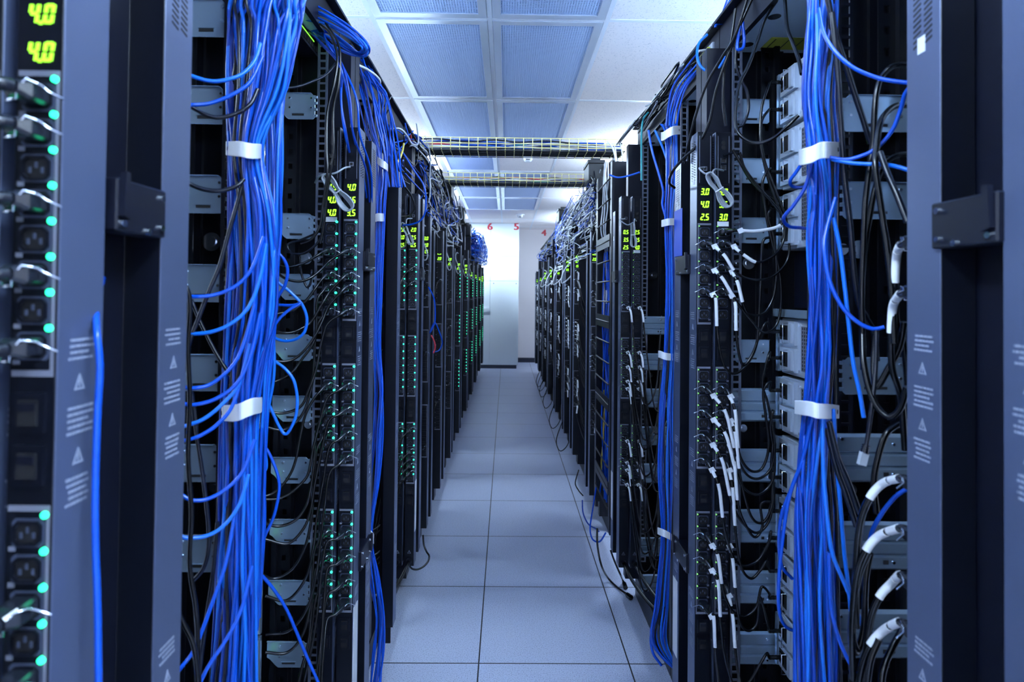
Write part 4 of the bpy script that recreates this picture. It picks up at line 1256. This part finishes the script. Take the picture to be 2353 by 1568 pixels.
RC = [
    ('o', 0, 1, [(1665, 588), (1690, 625), (1725, 642), (1770, 638), (1806, 605), (1814, 560), (1805, 500), (1782, 440), (1760, 380), (1748, 320), (1750, 250), (1765, 200)], 0),
    ('i', 0, 0, [(1700, 530), (1740, 531), (1790, 520), (1796, 495), (1765, 455), (1735, 420), (1710, 385), (1700, 350)], None),
    ('i', 0, 1, [(1712, 588), (1740, 603), (1775, 590), (1798, 560), (1803, 520), (1785, 470), (1762, 400), (1748, 330), (1750, 280), (1765, 255)], 1),
    ('o', 0, 3, [(1660, 640), (1690, 690), (1725, 735), (1755, 765), (1785, 745), (1795, 690), (1790, 620), (1772, 550), (1758, 480), (1752, 420), (1768, 388)], 3),
    ('i', 0, 3, [(1695, 650), (1708, 700), (1722, 722), (1755, 720), (1778, 680), (1784, 620), (1778, 550), (1765, 500), (1770, 482)], 4),
    ('o', 0, 5, [(1645, 690), (1648, 760), (1660, 830), (1680, 858), (1705, 850), (1730, 815), (1745, 770), (1762, 740)], 6),
    ('i', 0, 5, [(1690, 700), (1692, 770), (1702, 830), (1715, 836), (1735, 800), (1742, 760), (1748, 650), (1752, 560), (1768, 545)], 5),
    ('o', 1, 1, [(1668, 950), (1690, 1040), (1715, 1090), (1745, 1100), (1772, 1075), (1780, 1020), (1765, 930), (1752, 880), (1768, 812)], 7),
    ('i', 1, 1, [(1690, 950), (1698, 1040), (1722, 1080), (1750, 1078), (1766, 1030), (1760, 960), (1754, 900), (1770, 878)], 8),
    ('o', 1, 3, [(1668, 1000), (1690, 1080), (1712, 1125), (1745, 1136), (1775, 1105), (1780, 1050), (1770, 985), (1776, 945)], 9),
    ('i', 1, 3, [(1690, 1000), (1700, 1090), (1725, 1185), (1755, 1200), (1776, 1150), (1772, 1080), (1776, 1018)], 10),
    ('o', 1, 5, [(1660, 1060), (1680, 1150), (1705, 1200), (1740, 1225), (1770, 1190), (1775, 1120), (1776, 1085)], 11),
    ('i', 1, 5, [(1688, 1070), (1696, 1160), (1715, 1210), (1735, 1235), (1752, 1210), (1748, 1160), (1772, 1155)], 12),
    ('o', 1, 7, [(1652, 1120), (1662, 1200), (1680, 1270), (1705, 1300), (1740, 1290), (1765, 1250), (1772, 1222)], 13),
    ('i', 1, 7, [(1684, 1130), (1690, 1220), (1702, 1300), (1725, 1330), (1748, 1310), (1762, 1290)], 14),
    ('o', 2, 1, [(1650, 1280), (1660, 1350), (1680, 1400), (1710, 1418), (1738, 1395), (1750, 1350), (1768, 1365)], 15),
    ('i', 2, 1, [(1684, 1290), (1690, 1360), (1700, 1430), (1720, 1450), (1740, 1430), (1745, 1370), (1764, 1436)], 16),
    ('o', 2, 3, [(1650, 1340), (1656, 1430), (1668, 1520), (1690, 1580), (1720, 1570), (1760, 1505)], 17),
    ('i', 2, 5, [(1684, 1420), (1690, 1500), (1700, 1570), (1720, 1640)], None),
    ('o', 2, 7, [(1640, 1420), (1644, 1500), (1652, 1570), (1660, 1640)], None),
]
for c, b, k, pts, e in RC:
    O = outlet_at(1, .552 if c == 'o' else .606, 1.667, b, k)
    P = px(pts, 1.595, 1.60 if e is not None else 1.55)
    if e is not None:
        E_ = inlet(e)
        P += [E_ + Vector((-.035, -.0, .002)), E_]
    n = len(P) + 2
    t = power_cord(O, 1, P, f"black white sleeved cord, {'outer' if c == 'o' else 'inner'} strip by the blue tape, {ORD[k]} outlet, {('top', 'middle', 'bottom')[b]} bank", 'white sleeved cords in the first strips', ((2.1 / n, 2.6 / n), (2.9 / n, 3.9 / n)) if (c, k) != ('i', 0) else ((.30, .52),))
    if e is not None:
        rl = [E_ - O + Vector((-.038 + .0045 * q, 0, .002)) for q in range(9)]
        ob('server_plug', MB().tube(rl, [.0062 if q % 2 else .0052 for q in range(9)], 9).box(E_.x - O.x - .004, E_.x - O.x + .012, -.010 + E_.y - O.y, .010 + E_.y - O.y, E_.z - O.z - .012, E_.z - O.z + .014).mesh('server_plug', 'black'), t)
# cords of the strips that face away, right rack nearest the camera
for k, (y, ax, ay, nm) in enumerate([(548, 2060, 590, 'highest'), (662, 2052, 705, 'second highest'), (1098, 2028, 1112, 'third highest'), (1215, 2020, 1232, 'third lowest'), (1325, 2050, 1340, 'second lowest'), (1435, 2030, 1450, 'lowest')]):
    z = zat(y, .82)
    O = Vector((.575, .792, z))
    low = k > 1
    pts = [(ax, ay), (ax - (30 if low else 4), ay + (34 if low else 60)), (ax - (52 if low else 2), ay + (95 if low else 140)), (ax - (62 if low else -18), ay + 210), (ax - (60 if low else -28), ay + 330)]
    power_cord(O, 1, px(pts, .90, .93), f'thick black cord with white sleeve at the pale blurred side, {nm} of six', 'sleeved cords at the pale blurred side', ((.26, .36), (.38, .58)), .0052, -1)
# cords of the blurred strip beside the camera
for k, b, q in ((0, 0, 0), (1, 0, 1), (3, 0, 2), (5, 0, 3), (7, 0, 4), (1, 2, 5), (3, 2, 6)):
    b = 0 if q < 5 else 1
    k = k if q < 5 else (2, 4)[q - 5]
    O = outlet_at(-1, .43, .557, b, k)
    power_cord(O, -1, [O + Vector((-.02, -.055, -.01)), O + Vector((-.07, -.06, -.04)), O + Vector((-.12, -.03, -.12)), O + Vector((-.14, .02, -.3))],
               f'blurred plug with shining wire in the strip reading 4.0, {ORD[q]} from the top', 'plugs in the blurred strip beside the camera')
# cords in the second pair of strips
for s, Y, ks in ((-1, 2.78, ((0, 2), (0, 4), (2, 0), (2, 3), (2, 4), (2, 5), (2, 6))), (1, 2.775, ((0, 7), (1, 1), (1, 3), (1, 5), (1, 6), (2, 1), (2, 4), (2, 5), (2, 7)))):
    for c in (0, 1):
        for b, k in ks:
            if c and (k + b) % 2 and s < 0:
                continue
            O = outlet_at(s, XA[s] + (.056 if s < 0 else .054) * c, Y, b, k)
            rr = random.random()
            if s < 0:
                P = [O + Vector((-.03, -.07, -.04)), O + Vector((-.06, -.09, -.16)), O + Vector((-.10, -.10, -.30 - .1 * rr)), O + Vector((-.16, -.12, -.36 - .1 * rr))]
                sl = ()
            else:
                P = [O + Vector((.012, -.07, -.03)), O + Vector((.02, -.08, -.12)), O + Vector((.035, -.09, -.26)), O + Vector((.07, -.10, -.36 - .12 * rr)), O + Vector((.13, -.08, -.30 - .1 * rr)), O + Vector((.17, -.02, -.12 + .1 * rr))]
                sl = ((.2, .26), (.32, .46))
            P = [Vector((p.x, p.y, max(.05, p.z))) for p in P]
            power_cord(O, s, P, f"black cord, second {'inner' if c else 'aisle side'} strip of the {'green lit' if s < 0 else 'sleeved plug'} row, {ORD[k]} outlet, {('top', 'middle', 'bottom')[b]} bank", 'cords in the second strips of the ' + ROW[s], sl, .0036)
# short cords down the far strips
for s, LST in ((-1, FL), (1, FR)):
    for i, (y, dg, ld) in enumerate(LST):
        for b in range(3):
            for k in range(8):
                if random.random() > (.62 if s > 0 else .2):
                    continue
                O = outlet_at(s, XA[s], y, b, k)
                P = [O + Vector((s * .006, -.06, -.02)), O + Vector((s * random.uniform(0, .02), -.07, -.09)), O + Vector((s * .03, -.075, -.20)), O + Vector((s * .06, -.06, -.28))]
                st = Vector((0, -.03, 0))
                pth = smooth_path([st] + [p - O for p in P], 4)
                t = tag(ob('power_cable', MB().tube(pth, .0038, 6).mesh('power_cable', 'black'), None, O), f'short black cord plugged into the {ORD[i + 2]} readout strip down the {ROW[s]}', 'power cord', f'cords of the {ORD[i + 2]} strip down the {ROW[s]}')
                ob('plug', pm('plug', plug_mesh), t)
                if i < 4 or s > 0:
                    ob('wire_bail', pm(('bail', s), lambda: bail_mesh(s)), t)
                if s > 0:
                    ob('label_sleeve', MB().tube(pth[3:8], .0058, 6).mesh('label_sleeve', 'label'), t)

# ------------------------------------------------------------------ grey coiled phone cords
def coil(a, top, bot, b, Y, label, turns=5, w=20., r=.0026):
    pts = [at(a[0], a[1], Y + .02), at(a[0] - 12, a[1] + 2, Y - .02), at((a[0] + top[0]) / 2 - 4, a[1] + 14, Y - .03)]
    dx, dy = bot[0] - top[0], bot[1] - top[1]
    L_ = math.hypot(dx, dy)
    nx, ny = -dy / L_, dx / L_
    for k in range(turns):
        e = w * (.42 + .15 * k)
        for (u, v) in ((.0, 0), (.05, .42), (.25, .55), (.48, .40), (.72, .72), (.93, .62), (1.0, 0), (.93, -.62), (.72, -.72), (.48, -.40), (.25, -.55), (.05, -.42)):
            pts.append(at(top[0] + dx * u + nx * v * e + random.uniform(-1, 1), top[1] + dy * u + ny * v * e, Y - .02 - .004 * k + .006 * v))
    pts += [at((top[0] + b[0]) / 2, (top[1] + b[1]) / 2 - 6, Y - .02), at(b[0], b[1], Y + .02)]
    o = cable('phone_cord', pts, r, 'silver', label, 'phone cord', None, 8, 4)
    m = MB()
    c = at(top[0] + dx * .5, top[1] + dy * .5, Y - .03)
    e = [at(top[0] + dx * .5 + nx * w * .5 * q, top[1] + dy * .5 + ny * w * .5 * q, Y - .05) for q in (-1, 1)]
    h = [at(top[0] + dx * .5 + nx * w * .5 * q, top[1] + dy * .5 + ny * w * .5 * q, Y - .012) for q in (1, -1)]
    m.tube([q - pts[0] for q in (e + h + [e[0]])], .0018, 6)
    ob('tie', m.mesh('tie', 'clip'), o)
    return o


coil((804, 384), (744, 402), (806, 482), (724, 420), 1.64, 'grey coiled cord hanging over the readouts of the first green lit strips')
coil((1619, 385), (1628, 398), (1678, 474), (1662, 392), 1.64, 'grey coiled cord hanging in front of the right 3.0 readout')
coil((947, 502), (928, 516), (946, 562), (920, 520), 2.75, 'grey coiled cord over the readouts of the second green lit strips', 4, 11, .0028)
coil((1436, 503), (1454, 512), (1456, 568), (1462, 508), 2.75, 'grey coiled cord at the second strips of the sleeved plug row', 4, 10, .0028)
for k, y in enumerate((3.22, 4.58, 5.4, 6.4, 7.45)):
    q = Vector((-.455, y - .02, 1.87))
    cable('phone_cord', [q, q + Vector((-.012, -.03, .002)), q + Vector((-.02, -.03, -.05)), q + Vector((.02, -.04, -.16)), q + Vector((.0, -.04, -.19)), q + Vector((-.03, -.03, -.10)), q + Vector((-.04, -.02, -.02))], .004, 'silver', f'grey cord hanging over the {ORD[(2, 4, 5, 6, 7)[k]]} readout down the row with green lights', 'phone cord', None, 6, 5)
for k, y in enumerate((5.42, 6.38, 7.52, 8.58)):
    q = Vector((.575, y - .02, 1.84))
    cable('phone_cord', [q, q + Vector((-.012, -.03, .01)), q + Vector((.02, -.04, -.03)), q + Vector((-.05, -.05, -.14)), q + Vector((-.06, -.05, -.24)), q + Vector((.03, -.04, -.16)), q + Vector((.04, -.02, -.02))], .005, 'white', f'pale cord looped over the {ORD[k + 4]} readout down the row with white sleeved plugs', 'phone cord', None, 6, 5)
# small network lead in the jack of the inner strip
P = px([(1662, 358), (1672, 354), (1684, 351), (1695, 352)], 1.655, 1.66)
cable('network_cable', P, .0034, 'black2', 'short black lead plugged into the network port over the coiled grey cord', 'cable')
P = px([(1684, 345), (1700, 372), (1722, 410), (1748, 440), (1775, 460), (1792, 478), (1796, 500)], 1.63, 1.6)
cable('power_lead', P, .0045, 'black', 'black cord slanting down from the top of the strip with network ports', 'power cord')
traced([
    ('black', 'long black cord sweeping from the top edge past the strip with network ports', y_([(1800, -20), (1760, 40), (1742, 90), (1720, 150), (1700, 190), (1692, 230), (1690, 280), (1700, 310), (1730, 328), (1770, 322), (1810, 290), (1835, 265)], 1.45, 1.3)),
    ('black', 'black cord slanting from the top corner across to the blue tape, upper of two', y_([(1725, -30), (1690, 80), (1660, 130), (1625, 190), (1600, 260), (1585, 320), (1572, 375)], 1.5, 1.75)),
    ('black', 'black cord slanting from the top corner across to the blue tape, lower of two', y_([(1740, -30), (1700, 60), (1668, 140), (1645, 210), (1630, 280), (1605, 330), (1570, 365), (1545, 395), (1538, 420), (1550, 432)], 1.52, 1.8)),
    ('black2', 'dark cable hanging beside the top of the slotted rail', y_([(1692, 100), (1692, 150), (1704, 185), (1716, 210), (1720, 250), (1708, 285), (1695, 292)], 1.6, 1.62)),
    ('black', 'black cord beside the slotted rail down to the top of the strip', y_([(1690, 20), (1680, 90), (1665, 160), (1662, 230), (1668, 290)], 1.58, 1.62)),
    ('black', 'grey black cord hanging in front of the servers into the upper bundle', y_([(1803, -10), (1808, 60), (1822, 100), (1836, 140), (1842, 170)], 1.35, 1.25)),
    ('blue', 'thin blue cable loop sticking out above the second rack top', y_([(1688, 60), (1672, 35), (1652, 45), (1644, 62), (1650, 55), (1680, 50), (1700, 30)], 1.75, 1.75)),
    ('blue3', 'pale blue cable loop hanging out from the row of yellow ports', y_([(1625, 80), (1606, 100), (1602, 130), (1612, 155), (1632, 165), (1650, 158), (1668, 130)], 1.78, 1.72)),
    ('blue', 'blue cable hook hanging under the rim near the slotted rail', y_([(1706, 50), (1710, 90), (1708, 108), (1700, 114), (1694, 108), (1700, 60)], 1.55, 1.55)),
    ('white', 'white cable from the yellow ports beside the pale blue loop', y_([(1604, 118), (1620, 116), (1640, 114), (1652, 112)], 1.80, 1.86)),
    ('blue', 'blue cable coming out of the slim bundle in two wide bows above the strap', y_([(1490, 300), (1498, 345), (1514, 400), (1524, 440), (1522, 470), (1530, 500)], 2.05, 1.98)),
    ('blue3', 'blue cable beside the slim bundle, inner of the two bows', y_([(1505, 300), (1525, 345), (1540, 400), (1536, 440), (1530, 470), (1534, 500)], 2.03, 1.98)),
    ('teal', 'teal cable running down from the tray along the rim on the sleeved plug row', y_([(1490, 258), (1478, 275), (1474, 310), (1474, 360), (1474, 415)], 2.5, 2.6)),
    ('white', 'white cable drooping over the end of the near yellow tray', y_([(1395, 325), (1405, 335), (1412, 355), (1414, 372)], 3.1, 3.08)),
    ('blue', 'blue cable stretched across the gap above the vertical cable manager', y_([(1400, 402), (1420, 408), (1445, 404), (1470, 396)], 2.7, 2.6)),
    ('blue', 'blue cable dropping from the rim in front of the dark bolt hole panel', y_([(905, 330), (925, 350), (950, 390), (975, 430), (978, 480), (968, 505), (948, 515), (925, 518)], 2.6, 2.7)),
    ('black', 'black cable swinging down beside the dark bolt hole panel top', y_([(880, 260), (892, 310), (905, 370), (925, 420), (945, 450), (952, 480), (940, 495), (918, 497)], 2.3, 2.65)),
    ('yellow', 'yellow cable sagging between the dark boxes above the bolt hole panel', y_([(886, 372), (900, 378), (914, 372), (924, 350), (928, 330)], 2.35, 2.5)),
    ('red', 'short red cable arching beside the near yellow tray', y_([(935, 292), (942, 305), (945, 320), (944, 330)], 3.0, 3.05)),
    ('white', 'white cable curving over the switch stack on the green lit row', y_([(812, 145), (845, 160), (868, 178), (873, 190), (866, 200)], 1.9, 2.1)),
    ('black', 'black power cord stretched level from the bolt hole panel to the strip', y_([(862, 571), (885, 570), (910, 571), (928, 568), (934, 555)], 2.2, 2.7)),
    ('blue', 'blue cable loop hanging across the third and fourth green lit strips', y_([(985, 660), (998, 690), (999, 740), (988, 765), (999, 742), (1012, 770), (1016, 790), (1008, 806), (990, 810)], 3.1, 3.4)),
    ('red', 'thin red cable beside the blue loop on the fourth green lit strip', y_([(991, 771), (998, 785), (1000, 800), (996, 812)], 3.2, 3.2)),
], 1.6, .0042)

# ------------------------------------------------------------------ tangles on the rack tops and far down the rows
TG, TGM = MB(), ['blue', 'blue2', 'blue3', 'white', 'black', 'black2', 'silver', 'yellow']


def tangle(n, lo, hi, cols, r=.0042, knots=6, down=.5, rnd=random.Random(21)):
    lo, hi = Vector(lo), Vector(hi)
    for i in range(n):
        p = Vector((rnd.uniform(lo.x, hi.x), rnd.uniform(lo.y, hi.y), hi.z - rnd.random() * (hi.z - lo.z) * .3))
        pts = [p]
        zl = lo.z + (hi.z - lo.z) * .8 * rnd.random() ** 1.3
        for k in range(knots):
            p = p + Vector((rnd.uniform(-1, 1) * (hi.x - lo.x) * .5, rnd.uniform(-1, 1) * (hi.y - lo.y) * .35, (hi.z - lo.z) * rnd.uniform(-1, 1 - 2 * down) / knots * 1.8))
            p = Vector((min(hi.x, max(lo.x, p.x)), min(hi.y, max(lo.y, p.y)), min(hi.z, max(zl, p.z))))
            pts.append(p)
        TG.tube(smooth_path(pts, 5), r, 6, TGM.index(rnd.choice(cols)))


tangle(90, (-.56, 7.6, 1.98), (-.34, 10.0, 2.38), ('blue', 'blue', 'blue2', 'blue3'), .007, 5, .7)
tangle(34, (.61, 6.9, 2.12), (.74, 9.4, 2.36), ('blue', 'blue2', 'blue', 'black2', 'black2'), .006, 5, .7)
tangle(18, (.50, 7.4, 2.0), (.66, 9.4, 2.16), ('blue', 'blue2', 'black2', 'black2'), .006, 5, .6)
tangle(95, (.535, 3.72, 1.75), (.64, 6.3, 2.36), ('white', 'white', 'blue', 'blue2', 'black', 'black2', 'silver'), .0034, 7, .7)
tangle(60, (-.52, 3.1, 1.85), (-.42, 5.4, 2.38), ('black', 'white', 'black2', 'blue', 'black', 'silver'), .0036, 6, .75)
tangle(16, (-.54, 2.4, 2.0), (-.44, 3.2, 2.36), ('white', 'blue', 'black2', 'blue', 'black'), .004, 6, .8)
tangle(8, (.57, 1.9, 2.265), (.645, 3.0, 2.305), ('black2', 'black', 'black2', 'silver'), .004, 6, .6)
MR = random.Random(33)
for k in range(48):
    c = 'blue' if k < 27 else ('white' if k < 38 else ('yellow' if k < 40 else 'blue3'))
    y0 = 3.12 + .40 * MR.random()
    x0 = .585 + .05 * MR.random()
    zl, zh = (.3, 1.75) if k < 27 else ((1.35, 2.3) if k < 38 else (.35, 1.2))
    TG.tube(smooth_path([Vector((x0 + MR.uniform(-.012, .012), y0 + MR.uniform(-.03, .03), zl + (zh - zl) * q / 7)) for q in range(8)], 5), .0045, 7, TGM.index(c))
tag(ob('network_cables', TG.mesh('network_cables', TGM)), 'tangled blue, white and black cables along the rack tops and in the cable manager', 'cables', None, 'stuff')
# dark boxes among the tangles
for k, (x, y, z, l) in enumerate([(-.47, 4.3, 2.22, 'dark cable box on the green lit rack tops, nearest of three'), (-.47, 5.6, 2.20, 'dark cable box on the green lit rack tops, middle of three'), (-.47, 6.6, 2.16, 'dark cable box on the green lit rack tops, last of three'), (.58, 3.75, 2.25, 'dark cable box over the vertical cable manager'), (.58, 5.9, 2.25, 'dark cable box over the far racks of the sleeved plug row')]):
    t = thing('cable_box', l, 'cable box', (x, y, z), 'dark cable boxes on the rack tops')
    bevel(ob('body', MB().box(-.05, .05, 0, .22, 0, .11).mesh('body', 'inner'), t), .004, 1)
    ob('lid', MB().box(-.056, .056, -.006, .226, .11, .13).box(-.03, .03, .03, .19, .13, .15).mesh('lid', 'inner'), t)
# vertical cable manager between the second and third pair on the sleeved plug row
t = thing('cable_manager', 'open black vertical cable manager full of blue cables', 'cable manager', (.56, 3.05, .22))
for y in (0.02, .50):
    ob('channel', MB().box(0, .012, y, y + .05, 0, 2.0).box(0.012, .10, y + .02, y + .03, 0, 2.0).mesh('channel', 'rack'), t)
ob('back_plate', MB().box(.10, .106, .0, .56, 0, 2.0).mesh('back_plate', 'inner'), t)
for k in range(17):
    z = .12 + k * .112
    fm = MB()
    if k % 4 == 1:
        fm.box(-.004, .0, .06, .51, z - .035, z + .035)
    fm.tube([(.01, .06, z), (-.004, .07, z), (-.004, .49, z), (.01, .51, z)], .0045, 6)
    ob('ring', fm.mesh('ring', 'inner'), t)
# ------------------------------------------------------------------ cords at the floor
def floor_at(px_, py_, z):
    v = RT @ Vector(((px_ - PCX) / F, (py_ - PCY) / F, 1))
    return v * ((z - CH) / v.z) + Vector((0, 0, CH))


def connector(o, p, d, m='black'):
    d = d.normalized()
    k = MB()
    k.tube([Vector((0, 0, 0)), d * .012, d * .022, d * .030, d * .062], [.0055, .0065, .009, .0125, .0125], 8)
    ob('connector', k.mesh('connector', m), o, p)


P = [at(1372, 1215, 2.95), at(1373, 1255, 2.9), at(1382, 1300, 2.85), floor_at(1398, 1330, .02), floor_at(1418, 1350, .008), floor_at(1434, 1362, .012)]
o = cable('power_cable', P, .0052, 'black', 'loose black cord ending in a connector on the floor tile, longer of two', 'power cord', None, 10)
connector(o, P[-1] - P[0], P[-1] - P[-2])
P = [at(1403, 1265, 2.85), at(1412, 1290, 2.82), at(1424, 1318, 2.76), floor_at(1431, 1334, .02)]
o = cable('power_cable', P, .0048, 'black', 'loose black cord ending in a connector by the rack foot, shorter of two', 'power cord', None, 10)
connector(o, P[-1] - P[0], floor_at(1437, 1350, .013) - P[-1])
traced([
    ('black', 'thin black cord looping down to the floor below the second green lit strips', y_([(972, 1230), (974, 1252), (980, 1268), (986, 1278), (984, 1290), (974, 1302), (960, 1309), (948, 1308), (940, 1300)], 2.98, 2.85)),
    ('black', 'black cord loop hanging out low beside the dark floor tile edge, sleeved plug row', y_([(1330, 1080), (1322, 1110), (1330, 1128), (1340, 1140)], 4.2, 4.1)),
    ('blue2', 'blue cable bowing out low beside the vertical cable manager foot', y_([(1338, 1150), (1340, 1180), (1352, 1205), (1368, 1215), (1376, 1222)], 3.6, 3.4)),
    ('blue', 'blue cable slanting low across the vertical cable manager foot', y_([(1370, 1120), (1362, 1170), (1356, 1215), (1362, 1240), (1378, 1245), (1392, 1225)], 3.3, 3.2)),
    ('blue', 'blue cable bent low at the foot of the slim bundle', y_([(1532, 1380), (1510, 1420), (1496, 1460), (1500, 1500), (1520, 1530)], 1.98, 1.95)),
], 3., .0046)
for s, xa, Y, w in ((-1, .43, 2.78, 'second aisle side strip, green lit row'), (-1, .486, 2.78, 'second inner strip, green lit row'), (1, .552, 2.775, 'second aisle side strip, sleeved plug row'), (1, .606, 2.775, 'second inner strip, sleeved plug row')):
    O = Vector((s * (xa + W_ / 2), Y - .016, ZB0 + .025))
    P = [O, O + Vector((s * .002, -.03, -.004)), O + Vector((s * .03, -.09, -.05)), O + Vector((s * .09, -.16, -.11)), O + Vector((s * .18, -.22, -.16)), O + Vector((s * .30, -.26, -.185))]
    cable('power_cable', P, .0085, 'black', f'thick supply cord out of the foot of the {w}', 'power cord', None, 12)
FRd = random.Random(51)
for k in range(6):
    Y = (8.4, 8.9, 7.6, 6.5, 9.3, 5.6)[k]
    q = Vector((.55, Y, .34))
    cable('power_cable', [q + Vector((.05, 0, 0)), q + Vector((-.01, -.05, -.10)), q + Vector((-.06, -.1, -.24)), q + Vector((-.03, -.2, -.31)), q + Vector((.04, -.25, -.22)), q + Vector((.06, -.2, -.05))], .005, 'black', f'black cord looping out at the floor far along the sleeved plug row, {ORD[k]} of six', 'power cord', 'loops at the floor of the far racks', 6)
# white paper strips low on the strip sides
for s, Y, f in ((-1, 1.667, 1), (-1, 2.78, 1), (1, 1.884, -1), (1, 2.995, -1)):
    own = [o for o in COL.objects if o.name.startswith('power_strip') and abs(o.location.x - s * XA[s]) < .001 and abs(o.location.y - Y) < .001][0]
    o = ob('paper_strip', MB().box(-s * .0012, 0, f * .006, f * .05, .16, .40).mesh('paper_strip', 'label'), own)
    o['label'] = 'long white paper strip low on the side'

SC.world = bpy.data.worlds.new('world')
SC.world.use_nodes = True
SC.world.node_tree.nodes['Background'].inputs[0].default_value = (.45, .6, 1, 1)
SC.world.node_tree.nodes['Background'].inputs[1].default_value = .3
vs = SC.view_settings
vs.view_transform = 'Standard'
vs.look = 'None'
vs.exposure = .5
vs.gamma = 1
SC.cycles.use_adaptive_sampling = True
SC.cycles.adaptive_threshold = .025
SC.cycles.max_bounces = 5
SC.cycles.diffuse_bounces = 4
SC.cycles.glossy_bounces = 3
SC.cycles.caustics_reflective = False
SC.cycles.caustics_refractive = False
